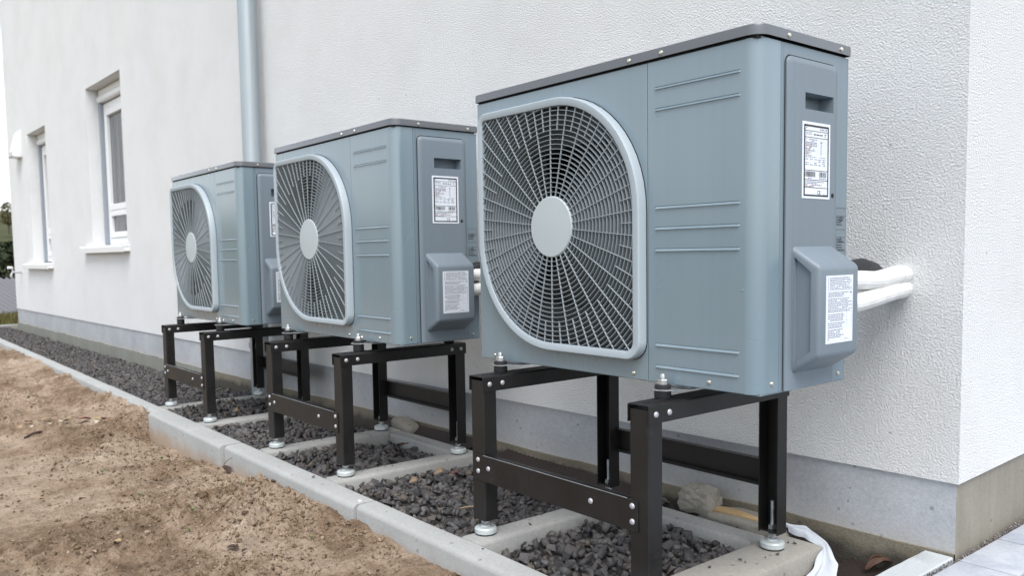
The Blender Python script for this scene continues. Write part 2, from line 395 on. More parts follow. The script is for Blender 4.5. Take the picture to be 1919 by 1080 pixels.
# ------------------------------------------------------------------ house
SL = .032; ROT = math.atan(SL)
def house():
    H = thing('house', (1.09, .645, 0), 'white rendered house wall with pale blue grey plinth behind the row of heat pumps', 'house', None, ROT)
    L = 11.14; TOP = 6.4; D = 9.0
    wins = [(-10.045, -9.175, .285, 1.745), (-7.565, -6.525, .437, 1.865)]
    us = sorted({-L, 0, *[w[0] for w in wins], *[w[1] for w in wins]}); ws = sorted({-.282, TOP, *[w[2] for w in wins], *[w[3] for w in wins]})
    g = G()
    for i in range(len(us)-1):
        for j in range(len(ws)-1):
            cu, cw = (us[i]+us[i+1])/2, (ws[j]+ws[j+1])/2
            if any(w[0] < cu < w[1] and w[2] < cw < w[3] for w in wins): continue
            g.add([(us[i], 0, ws[j]), (us[i+1], 0, ws[j]), (us[i+1], 0, ws[j+1]), (us[i], 0, ws[j+1])], [(0, 1, 2, 3)])
    for a, b, c, d in wins:
        q = .20
        g.add([(a, 0, c), (b, 0, c), (b, 0, d), (a, 0, d), (a, q, c), (b, q, c), (b, q, d), (a, q, d)], [(0, 4, 5, 1), (1, 5, 6, 2), (2, 6, 7, 3), (3, 7, 4, 0)])
    z0 = -.282
    g.add([(0, 0, z0), (0, D, z0), (0, D, TOP), (0, 0, TOP), (-L, 0, z0), (-L, D, z0), (-L, D, TOP), (-L, 0, TOP)], [(0, 1, 2, 3), (4, 7, 6, 5), (1, 5, 6, 2), (3, 2, 6, 7)])
    g.add([(0, 0, z0), (0, .012, z0), (-L, .012, z0), (-L, 0, z0)], [(0, 1, 2, 3)])
    g.build('wall', M['stucco'], H, 30)
    G().add([(-L, .008, -.464), (-.008, .008, -.464), (-.008, .008, -.282), (-L, .008, -.282)], [(0, 1, 2, 3)]).build('plinth', M['plinth'], H, 0)
    G().add([(-.008, .008, -.70), (-.008, D, -.70), (-.008, D, -.279), (-.008, .008, -.279)], [(0, 1, 2, 3)]).build('plinth', M['plinthside'], H, 0)['label'] = 'raw grey brown concrete plinth face round the corner'
    # footing below, with an uneven cast edge, two lengths
    def foot(u0, u1, mat, v, seed, amp):
        g = G(); n = int((u1-u0)/.04); top = []; 
        rng = random.Random(seed)
        for i in range(n+1):
            u = u0+(u1-u0)*i/n
            top.append((u, -.462+amp*noise.noise((u*3, seed, 0))+amp*.5*noise.noise((u*11, seed, 2))))
        a = [(u, v+.003*noise.noise((u*9, 4, seed)), w) for u, w in top]; b = [(u, v+.004*noise.noise((u*7, 1, seed)), -.95) for u, w in top]
        c = [(u, .010, w) for u, w in top]
        g.loops([b, a, c], closed=False); return g.build('footing', mat, H, 50)
    foot(-4.9, -.008, M['footing'], .001, 3, .006); foot(-L, -4.9, M['footingfar'], -.001, 8, .016)
    # windows
    for k, (a, b, c, d) in enumerate(wins):
        y = .135
        def ring(x0, x1, z0, z1, t, y0, y1):
            g = G(); g.box(x0, x0+t, y0, y1, z0, z1, .003); g.box(x1-t, x1, y0, y1, z0, z1, .003)
            g.box(x0+t, x1-t, y0, y1, z0, z0+t, .003); g.box(x0+t, x1-t, y0, y1, z1-t, z1, .003); return g
        W = ring(a+.05, b, c+.01, d-.13, .06, y, y+.06).build('window', M['white_pvc'], H, 30)
        tz = c+.22
        ring(a+.112, b-.062, tz+.10, d-.192, .055, y-.012, y+.05).build('sash', M['white_pvc'], W, 30)
        ring(a+.112, b-.062, c+.072, tz+.098, .05, y-.010, y+.05).build('sash', M['white_pvc'], W, 30)
        G().box(a+.165, b-.115, y+.015, y+.025, tz+.15, d-.24).build('pane', M['glass'], W, 0)
        G().box(a+.160, b-.110, y+.015, y+.025, c+.12, tz+.05).build('pane', M['glass'], W, 0)
        G().box(a+.002, a+.048, y-.03, y+.05, c+.012, d-.12, .004).build('guide_rail', M['rail_grey'], W, 30)
        g = G(); g.box(a+.004, b-.004, y-.045, y+.10, d-.118, d-.062, .01); g.box(a+.03, b-.004, y-.035, y+.10, d-.06, d-.006, .004)
        g.build('shutter_box', M['white_pvc'], W, 30)
        s0, s1 = a-.27+.03*k, b+.06
        g = G(); g.hull([(s0, -.055, c-.022), (s1, -.055, c-.022), (s0, .14, c-.003), (s1, .14, c-.003), (s0, -.055, c-.030), (s1, -.055, c-.030), (s0, .14, c-.011), (s1, .14, c-.011)])
        g.box(s0, s1, -.060, -.052, c-.068, c-.018, .002); g.box(s0, s0+.012, -.060, .0, c-.062, c-.008, .003); g.box(s1-.012, s1, -.060, .0, c-.062, c-.008, .003)
        g.build('sill', M['sill_alu'], W, 30)
    return H
house()
def wallpt(X, off=0, z=0):   # a point on the house wall at world X, off metres in front of it
    return Vector((X, .645-SL*(1.09-X)-off, z))
# downpipe
P0 = wallpt(-2.74, .085)
T = thing('downpipe', (P0.x, P0.y, -.52), 'round galvanised downpipe running up the white wall behind the farthest heat pump', 'downpipe')
G().tube([(0, 0, 0), (0, 0, 1.0), (0, 0, 3.2)], .054, 28).build('pipe_section', M['downpipe'], T)
G().tube([(0, 0, 3.17), (0, 0, 4), (0, 0, 6.6)], .0575, 28).build('pipe_section', M['downpipe'], T)
for zz in (.30, 3.05):
    g = G(); g.tube([(0, 0, zz), (0, 0, zz+.03)], .0605, 24); g.box(-.008, .008, .05, .086, zz+.006, zz+.024); g.build('pipe_clip', M['downpipe'], T)
# vent hood on the wall
p = wallpt(-9.36, 0, 1.52)
T = thing('vent_hood', p, 'white wedge shaped vent hood high on the wall beyond the far window', 'vent', None, ROT)
G().hull([(-.13, 0, 0), (.13, 0, 0), (-.13, 0, .30), (.13, 0, .30), (-.13, -.10, .03), (.13, -.10, .03), (-.12, -.025, .30), (.12, -.025, .30), (-.13, -.095, .0), (.13, -.095, .0)], .006).build('hood_shell', M['white_pvc'], T)
g = G()
for i in range(3): g.box(-.12, .12, -.108, -.096, .012+.02*i, .020+.02*i)
g.build('louvre', M['white_pvc'], T)
# outdoor tap
p = wallpt(-9.62, 0, .175)
T = thing('outdoor_tap', p, 'small outdoor water tap low on the wall at the far house corner', 'tap', None, ROT)
G().tube([(0, 0, 0), (0, -.07, 0), (0, -.10, 0), (0, -.115, -.02), (0, -.118, -.06)], .014, 10).build('spout', M['zinc'], T)
G().tube([(0, -.10, .01), (0, -.10, .05)], .008, 8).build('stem', M['zinc'], T)
G().tube([(-.01, -.10, .055), (0, -.15, .055)], [.014, .018], 10).build('handle', M['white_pvc'], T)

# ------------------------------------------------------------------ kerbs, bars, blocks
def kerb_stone(x0, x1, yo, yi, ztop, label, group='concrete kerb stones edging the gravel bed', zb=-.80):
    c = .018; L = (x1-x0)-.008
    T = thing('kerb_stone', (x0, (yo+yi)/2, zb), label, 'kerb', group)
    w = (yi-yo)/2; Z = ztop-zb
    prof = [(-w, 0), (w, 0), (w, Z-.006), (w-.006, Z), (-w+c, Z), (-w+c*.45, Z-c*.22), (-w+c*.12, Z-c*.55), (-w, Z-c)]
    g = G(); n = 12; ls = []
    for i in range(n+1):
        u = .004+L*i/n
        ls.append([(u, q[0]+.0012*noise.noise((x0+u*4, q[0]*30, q[1]*9)), q[1]+.0012*noise.noise((x0+u*5, q[0]*20, q[1]*7+3))) for q in prof])
    g.loops(ls, True, True, True)
    # object-space z of the material is measured from the world zero, so shift the mesh and lower the empty
    o = g.build('kerb_body', M['kerb'], T, 35)
    for v in o.data.vertices: v.co.z += zb
    T.location.z = 0; o.data.update()
    return T
ZT = -.480
ks = [(.665, 1.665, 'kerb stone nearest the camera, in front of the right end of the nearest heat pump'),
      (-.355, .665, 'kerb stone running past the front left foot of the nearest stand'),
      (-1.475, -.355, 'kerb stone in front of the middle stand with a white chip on its top'),
      (-2.50, -1.475, 'taller exposed kerb stone by the farthest stand whose end face stands above the soil')]
for yo_, (a_, b_, l_) in zip((-.236, -.241, -.250, -.266), ks): kerb_stone(a_, b_, yo_, -.165, ZT-.001*random.random(), l_)
far_l = ['low kerb stone joining the taller kerb beside the farthest stand', 'second low kerb stone beyond the farthest stand', 'third low kerb stone along the gravel, below the nearer window', 'low kerb stone in the strip below the wall between the two windows',
         'low kerb stone along the gravel below the far window', 'last low kerb stone before the far house corner', 'kerb stone beyond the far end of the gravel strip']
x = -2.505
for i, l_ in enumerate(far_l):
    kerb_stone(x-1.16, x, -.232, -.160, ZT-.004-.0015*i, l_); x -= 1.16
T = thing('kerb_stone', (-10.62, -.16, 0), 'pale kerb stone across the far end of the gravel strip at the house corner', 'kerb')
G().box(-.04, .04, 0, .62, -.75, -.52, .008).build('kerb_body', M['kerb'], T)
# white chip lying on the kerb
G().hull([(-.38+.010*math.cos(t), -.212+.007*math.sin(t), ZT+.0005+.002*(k % 2)) for k, t in enumerate(np.linspace(0, 6, 12))]).build('paint_spot', M['label'], None)
tag(bpy.data.objects['paint_spot'], 'small white paint spot on the kerb stone in front of the middle stand', 'spot')

def conc_bar(x0, x1, y0, y1, zt, label, mat='bar', h=.16, bev=.012):
    T = thing('concrete_bar', ((x0+x1)/2, (y0+y1)/2, zt-h), label, 'concrete bar', 'concrete bars carrying the stands')
    bm = bmesh.new(); g = G(); g.box(x0-T.location.x, x1-T.location.x, y0-T.location.y, y1-T.location.y, 0, h, bev, 2)
    g.build('bar_body', M[mat], T, 45); return T
OFF = [0, -1.4195, -2.8026]; ZO = [0, 0, -.010]
names = ['nearest', 'middle', 'farthest']
for i in range(3):
    o, z = OFF[i], -.480+ZO[i]
    conc_bar(o+.098, o+.188, -.164, .475, z, f'concrete bar under the left feet of the {names[i]} stand')
    if i == 0: conc_bar(.665, .812, -.164, .520, z, 'wide concrete block under the right feet of the nearest stand', 'block', .24, .014)
    else: conc_bar(o+.688, o+.778, -.164, .475, z, f'concrete bar under the right feet of the {names[i]} stand')
    if i < 2: conc_bar(o+.190, o+(.663 if i == 0 else .686), .400, .480, z-.003, f'concrete bar along the back of the {names[i]} gravel bay, between its two cross bars', 'bar')

# ------------------------------------------------------------------ gravel
def stone_protos(n, seed, sub=10):
    rng = random.Random(seed); out = []
    for _ in range(n):
        bm = bmesh.new()
        for k in range(sub):
            v = Vector((rng.gauss(0, 1), rng.gauss(0, 1), rng.gauss(0, 1))).normalized()
            v = Vector((v.x*rng.uniform(.75, 1.1), v.y*rng.uniform(.6, .95), v.z*rng.uniform(.38, .72))); bm.verts.new(v*.5)
        r = bmesh.ops.convex_hull(bm, input=bm.verts[:])
        bmesh.ops.delete(bm, geom=[g for g in r['geom_interior'] if isinstance(g, bmesh.types.BMVert)], context='VERTS')
        bmesh.ops.triangulate(bm, faces=bm.faces[:]); bm.verts.index_update()
        out.append((np.array([v.co[:] for v in bm.verts]), np.array([[v.index for v in f.verts] for f in bm.faces]))); bm.free()
    return out
PROT = stone_protos(40, 5, 9)
def rand_rot(rng, tilt=.6):
    return np.array(Euler((rng.gauss(0, tilt), rng.gauss(0, tilt), rng.uniform(0, 6.283))).to_matrix())
def scatter(name, items, mat):
    vs = []; fs = []; o = 0
    for k, pos, sz, rot in items:
        v, f = PROT[k]; vs.append((v*sz)@rot.T+np.array(pos)); fs.append(f+o); o += len(v)
    v = np.concatenate(vs); f = np.concatenate(fs)
    me = bpy.data.meshes.new(name); me.vertices.add(len(v)); me.vertices.foreach_set('co', v.ravel())
    me.loops.add(f.size); me.loops.foreach_set('vertex_index', f.ravel().astype(np.int32))
    me.polygons.add(len(f)); me.polygons.foreach_set('loop_start', np.arange(0, f.size, 3, dtype=np.int32))
    me.update(calc_edges=True); me.validate(); me.materials.append(mat)
    return link(name, me)
def in_bar(x, y):
    for o, w in ((0, .815), (OFF[1], .78), (OFF[2], .78)):
        if o+.096 < x < o+.19 and y < .48: return True
        if o+(.663 if o == 0 else .686) < x < o+w and y < .53: return True
        if o > -2 and .398 < y < .482 and o+.1 < x < o+w: return True
    return False
def bed_z(x, y):
    yw = .645-SL*(1.09-x)
    if x > -2.95:
        z = -.510+.012*noise.noise((x*2.1, y*2.1, 4))-.030*max(0, noise.noise((x*1.1+3, y*1.3, 2)))
        k = 0
        if OFF[1]+.1 < x < .82 and y > .40: z -= (.075 if x > .22 else .008)+.02*noise.noise((x*3, 1, 1))   # trench behind the back bars
        elif y > .44: z -= .045
        for o in OFF: # heaped a little at the middle of each bay
            if o+.2 < x < o+.66: z += .014*math.exp(-((y-.12)/.18)**2)
    else:
        t = (y+.16)/max(.1, yw+.16); z = -.512-.055*t+.012*noise.noise((x*1.7, y*1.7, 9))
    return z
def gravel():
    rng = random.Random(11); items = []; CX, CY, CZ = 1.957, -1.477, .304
    x = 0.80
    def put(x, y, sz, lift):
        items.append((rng.randrange(len(PROT)), (x, y, bed_z(x, y)-sz*.18+lift), sz*np.array([rng.uniform(.8, 1.3), rng.uniform(.8, 1.1), rng.uniform(.8, 1.2)]), rand_rot(rng)))
    # near bays: denser, two layers
    for layer in range(2):
        for _ in range(int(3600)):
            xx = rng.uniform(-2.95, .66); yw = .645-SL*(1.09-xx); yy = rng.uniform(-.160, yw-.01)
            if in_bar(xx, yy): continue
            if OFF[1]+.1 < xx < .82 and yy > .40 and rng.random() < (.15 if xx < .22 else .9): continue
            sz = rng.choice([.024, .031, .036, .041, .048, .056])*rng.uniform(.85, 1.15)
            if in_bar(xx-.012, yy) or in_bar(xx+.012, yy): sz = min(sz, .026)
            put(xx, yy, sz, -.010+.012*layer+rng.uniform(-.004, .010))
    for layer in range(2):
        for _ in range(6200):
            xx = -2.95-rng.random()**1.25*7.6; yw = .645-SL*(1.09-xx); yy = rng.uniform(-.155, min(yw-.01, .6))
            sz = rng.choice([.026, .032, .036, .042, .050])*rng.uniform(.9, 1.2)
            put(xx, yy, sz, -.010+.012*layer+rng.uniform(-.004, .012))
    # stray chips on the kerbs and bars
    for _ in range(26):
        xx, yy = rng.choice(((rng.uniform(-2.4, .5), rng.uniform(-.195, -.168)), (OFF[rng.randrange(2)]+rng.uniform(.110, .176), rng.uniform(-.14, .44)), (rng.uniform(.69, .79), rng.uniform(0, .48)), (OFF[1]+rng.uniform(.70, .765), rng.uniform(-.1, .44))))
        sz = rng.uniform(.006, .016); items.append((rng.randrange(40), (xx, yy, -.479+sz*.22), np.array([sz]*3), rand_rot(rng, .2)))
    items.sort(key=lambda q: -(q[1][2]+.5)*3+math.dist(q[1], (CX, CY, CZ)))
    near = [q for q in items if q[1][0] > -1.3 and q[1][1] < .40 and max(q[2]) > .02]
    near.sort(key=lambda q: math.dist(q[1], (CX, CY, CZ))/max(q[2])-1.5e4*max(-.02, min(.02, (q[1][2]-bed_z(q[1][0], q[1][1])))))
    pick = near[:300]; ids = {id(q) for q in pick}
    tag(scatter('gravel', [q for q in items if id(q) not in ids], M['gravel']), kind='stuff')
    meshes = []
    for v, f in PROT:
        me = bpy.data.meshes.new('gravel_stone'); me.from_pydata(v.tolist(), [], f.tolist()); me.materials.append(M['stone']); meshes.append(me)
    for k, pos, sz, rot in pick:
        o = link('gravel_stone', meshes[k]); o.location = pos; o.scale = sz.tolist(); o.rotation_euler = Matrix(rot.tolist()).to_euler()
        bay = 'under the nearest heat pump' if pos[0] > .19 else 'between the nearest and middle stands'
        tag(o, 'dark crushed basalt stone in the gravel '+bay, 'stone', 'gravel stones '+bay)
    # dark bed under the stones
    g = G(); xs = np.linspace(-10.6, .82, 150); ys = np.linspace(0, 1, 24); n = len(ys)
    for x in xs:
        yw = .645-SL*(1.09-x)
        for t in ys:
            y = -.165+(yw+.165)*t; g.v.append((x, y, bed_z(x, y)-.016))
    g.f = [(i*n+j, (i+1)*n+j, (i+1)*n+j+1, i*n+j+1) for i in range(len(xs)-1) for j in range(n-1)]
    tag(g.build('gravel_bed', M['coil'] if False else M['gravelbed'], None, 60), kind='structure')
a = NT('gravel_bed', .95); a.color(a.ramp(a.noise(80, 4), [(.3, (.012, .011, .011)), (.7, (.045, .04, .037))])).bump(a.noise(90, 4), .8, .01); M['gravelbed'] = a.m
gravel()

# ------------------------------------------------------------------ stands
def u_profile(w, d, t, c=.003):
    """U channel, open towards +second axis"""
    return [(-w, d), (-w, c), (-w+c, 0), (w-c, 0), (w, c), (w, d), (w-t, d), (w-t, t), (-w+t, t), (-w+t, d)]
def bolt_mesh():
    g = G(); g.lathe([(.0068, 0), (.0072, .0006), (.0062, .0028), (.0038, .0042), (.0020, .0046), (.0018, .0030)], 16); return g.mesh('bolt', M['bolt'])
BOLT = bolt_mesh()
FACE_F = Euler((R(90), 0, 0)); FACE_R = Euler((0, R(90), 0)); FACE_B = Euler((R(-90), 0, 0))
def stand(i, dtop):
    o = OFF[i]
    T = thing('equipment_stand', (o, 0, 0), {0: 'dark brown steel stand under the nearest heat pump', 1: 'dark brown steel stand under the middle heat pump', 2: 'dark brown steel stand under the farthest heat pump'}[i], 'stand', 'steel stands under the heat pumps')
    zb = -.480+ZO[i]; zt = -.031+dtop; XL, XR = .132, .728; YF, YB = -.118, .420
    lb = zb+.044
    for X in (XL, XR):
        g = G(); g.prism([(X+p[0], YF+p[1]) for p in u_profile(.0285, .044, .0028)], 'z', lb, zt-.012)
        g.box(X-.0255, X+.0255, YF+.003, YF+.043, lb+.004, lb+.008); g.build('leg', M['stand'], T, 30)
        g = G(); g.prism([(X+p[0], YB-.044-.004+p[1]) for p in [(-q[0], .044-q[1]) for q in u_profile(.0285, .044, .0028)]], 'z', lb, zt-.012)
        g = G(); g.prism([(X+p[0], YB-p[1]) for p in u_profile(.0285, .044, .0028)], 'z', lb, zt-.012)
        g.box(X-.0255, X+.0255, YB-.043, YB-.003, lb+.004, lb+.008); g.build('leg', M['stand'], T, 30)
        g = G(); g.prism([(X+p[0], zt-p[1]) for p in u_profile(.0318, .042, .0026, .004)], 'y', YF-.003, YB+.002)
        B = g.build('top_beam', M['stand'], T, 30)
        G().box(X-.0045, X+.0045, YF+.018, YF+.085, zt+.0002, zt+.0008).build('slot', M['gap'], B, 0)
        for y in (YF+.020, YF+.065, YB-.065, YB-.022):
            b = link('bolt', BOLT, T); b.location = (X+.0318, y, zt-.022); b.rotation_euler = FACE_R
        for y in (YF+.022, YB-.022):   # levelling foot: pad, stem, nut
            F = G().lathe([(.029, zb+.003), (.0315, zb+.006), (.0315, zb+.016), (.028, zb+.0205), (.014, zb+.022), (.011, zb+.026)], 28).build('levelling_foot', M['pad'], T, 35)
            F.location = (X, y, 0)
            G().lathe([(.0295, zb), (.0295, zb+.004)], 24).build('rubber_sole', M['rubber'], F)
            g = G(); prof = [(.0058, zb+.02)]
            k = zb+.024
            while k < zb+.128: prof += [(.0062, k), (.0050, k+.0012)]; k += .0025
            g.lathe(prof, 14).build('threaded_rod', M['zinc'], F)
            G().lathe([(.0105, zb+.030), (.0118, zb+.0315), (.0118, zb+.040), (.0105, zb+.0415)], hexa=True).build('nut', M['zinc'], F, 20)
            G().lathe([(.0115, lb+.0085), (.0115, lb+.019)], hexa=True).build('nut', M['zinc'], F, 20)
        # rubber buffers that carry the unit
        for y in (-.024, .372):
            xm = X-.012; h0, h1 = zt, -.0105+ZO[i]*(1.1)
            Bf = G().lathe([(.0185, h0), (.0195, h0+.002), (.0195, h1-.002), (.0185, h1)], 24).build('rubber_buffer', M['rubber'], T, 35); Bf.location = (xm, y, 0)
            h2 = h1+.0028
            G().lathe([(.0175, h2), (.0188, h2+.001), (.0188, h2+.0075), (.017, h2+.0085)], 24).build('rubber_ring', M['rubber'], Bf, 35)
            G().lathe([(.0112, h2+.0088), (.0122, h2+.010), (.0122, h2+.020), (.0112, h2+.0212)], hexa=True).build('nut', M['zinc'], Bf, 20)
            G().lathe([(.0068, h2+.02), (.0068, h2+.031), (.0055, h2+.0335)], 14).build('stud', M['zinc'], Bf, 30)
    # rails
    z0, z1 = zb+.158, zb+.230
    g = G(); g.box(XL-.020, XR-.002, YF-.0030, YF-.0006, z0, z1, .0006); g.box(XL+.024, XR-.032, YF-.0034, YF+.020, z1-.0024, z1+.0012, .0016, 2); g.box(XL+.031, XR-.031, YF-.0028, YF+.015, z0, z0+.002)
    RF = g.build('cross_rail', M['stand'], T, 30)
    G().box(XL+.026, XR-.034, YF-.0038, YF-.0018, z1+.0002, z1+.0016, .0005).build('edge_highlight', M['zinc'], RF, 30)  # bright metal strip added to draw the highlight along the rail's top edge
    for bx, bz in ((XL+.004, z1-.014), (XL+.004, z1-.046), (XL+.050, z1-.032), (XR-.150, z1-.032), (XR-.018, z1-.014), (XR-.018, z1-.050)):
        b = link('bolt', BOLT, RF); b.location = (bx, YF-.003, bz); b.rotation_euler = FACE_F
    g = G(); g.box(XL-.022, XR+.022, YB+.0006, YB+.003, z0, z1); g.box(XL+.031, XR-.031, YB-.018, YB+.0006, z1-.0024, z1); g.box(XL+.031, XR-.031, YB-.018, YB+.0006, z0, z0+.0024)
    g.box(XL+.031, XR-.031, YB-.018, YB-.0156, z0+.0024, z0+.009)
    RB = g.build('cross_rail', M['stand'], T, 30)
    return T
for i, dt in enumerate((0, -.008, -.019)): stand(i, dt)

# ------------------------------------------------------------------ heat pumps
def printing(kind):
    """dash rows that stand for print too small to read; returns (dark, grey, red) lists of (u0,u1,v0,v1) in label units"""
    dk, gr, rd = [], [], []
    rng = random.Random({'plate': 3, 'warn': 4, 'small': 6}[kind])
    def words(lst, u0, u1, v, h, fill=.9):
        u = u0
        while u < u1-.02:
            w = rng.uniform(.03, .10); e = min(u1, u+w)
            if rng.random() < fill: lst.append((u, e, v-h/2, v+h/2))
            u = e+.018
    if kind == 'plate':
        B = .055; t = .022   # black border and rules
        dk += [(B, 1-B, .964-.026, .964), (B, 1-B, .030, .052), (B, B+.045, .030, .964), (1-B-.04, 1-B, .030, .964)]
        for v in (.885, .80, .37, .245, .145): dk.append((B, 1-B, v-.004, v+.004))
        words(gr, .12, .2, .92, .012); words(gr, .62, .9, .915, .016)
        words(gr, .12, .34, .863, .009); words(gr, .12, .34, .84, .009); words(dk, .40, .72, .842, .016); words(gr, .78, .9, .855, .01); words(gr, .78, .9, .832, .01)
        for k in range(11):
            words(rd if k in (4, 6, 8, 9) else gr, .12, .12+rng.uniform(.16, .44), .775-.021*k, .010)
            if k < 9: gr.append((.10, .88, .7635-.021*k, .7645-.021*k))
        gr.append((.66, .675, .57, .76)); words(rd, .64, .72, .745, .012)
        words(gr, .12, .5, .545, .009); words(gr, .62, .85, .545, .009)
        for r_ in range(4):
            for c_ in range(5):
                if rng.random() < .85: words(gr, .12+.15*c_, .12+.15*c_+.11, .515-.024*r_, .010)
        for c_ in range(4): gr.append((.30+.15*c_, .304+.15*c_, .42, .53))
        u = .12
        while u < .46:
            w = rng.choice([.006, .010, .014]); dk.append((u, u+w, .285, .355)); u += w+rng.choice([.006, .010])
        u = .60
        while u < .87:
            w = rng.choice([.006, .012, .02]); dk.append((u, u+w, .285, .355)); u += w+rng.choice([.008, .014])
        words(rd, .2, .36, .265, .010); words(gr, .6, .86, .268, .010)
        for k in range(4): words(rd if k > 1 else gr, .11, .11+[.66, .44, .60, .30][k], .222-.021*k, .011)
        words(gr, .74, .9, .055, .008)
    elif kind == 'warn':
        for k in range(8): gr.append((.06, .085, .965-.024*k-.006, .965-.024*k+.006)); words(dk, .13, rng.uniform(.82, .96), .965-.024*k, .011, .97)
        for k in range(3): words(dk, .08, rng.uniform(.6, .85), .745-.026*k, .013, .97)
        dk.append((.88, .95, .728, .75))
        for k in range(8): words(dk, .07, rng.uniform(.72, .98), .655-.026*k, .012, .97)
        for k in range(4): words(dk, .07, rng.uniform(.6, .72), .425-.028*k, .013, .97)
        for k in range(3): words(dk, .07, rng.uniform(.55, .75), .295-.028*k, .013, .97)
        for k in range(6): words(dk, .07, rng.uniform(.5, .92) if k < 5 else .15, .195-.027*k, .013, .97)
        for v in (.775, .69, .46, .325, .225, .03): gr.append((.04, .97, v-.001, v+.001))
        gr += [(.76, .765, .25, .46), (.95, .955, .25, .46)]; words(dk, .68, .8, .052, .010); words(dk, .86, .97, .035, .014)
    else:
        dk += []
        for b in (.94, .44):
            gr.append((.02, .98, b+.05, b+.058)); gr.append((.02, .98, b-.13, b-.122))
            for k in range(4 if b > .5 else 5): words(dk, .08, rng.uniform(.5, .92), b-.165-.055*k if b > .5 else b-.18-.06*k, .026, .97)
    return dk, gr, rd
def print_on(G0, rects, x, y0, y1, z0, z1):
    for a_, b_, c_, d_ in rects:
        G0.add([(x, y0+(y1-y0)*a_, z0+(z1-z0)*c_), (x, y0+(y1-y0)*b_, z0+(z1-z0)*c_), (x, y0+(y1-y0)*b_, z0+(z1-z0)*d_), (x, y0+(y1-y0)*a_, z0+(z1-z0)*d_)], [(0, 1, 2, 3)])
def text_mesh(body, size, mat):
    cu = bpy.data.curves.new('text', 'FONT'); cu.body = body; cu.size = size; cu.fill_mode = 'FRONT'
    ob = bpy.data.objects.new('text', cu); COL.objects.link(ob)
    dg = bpy.context.evaluated_depsgraph_get(); me = bpy.data.meshes.new_from_object(ob.evaluated_get(dg))
    bpy.data.objects.remove(ob); bpy.data.curves.remove(cu); me.materials.clear(); me.materials.append(mat); return me

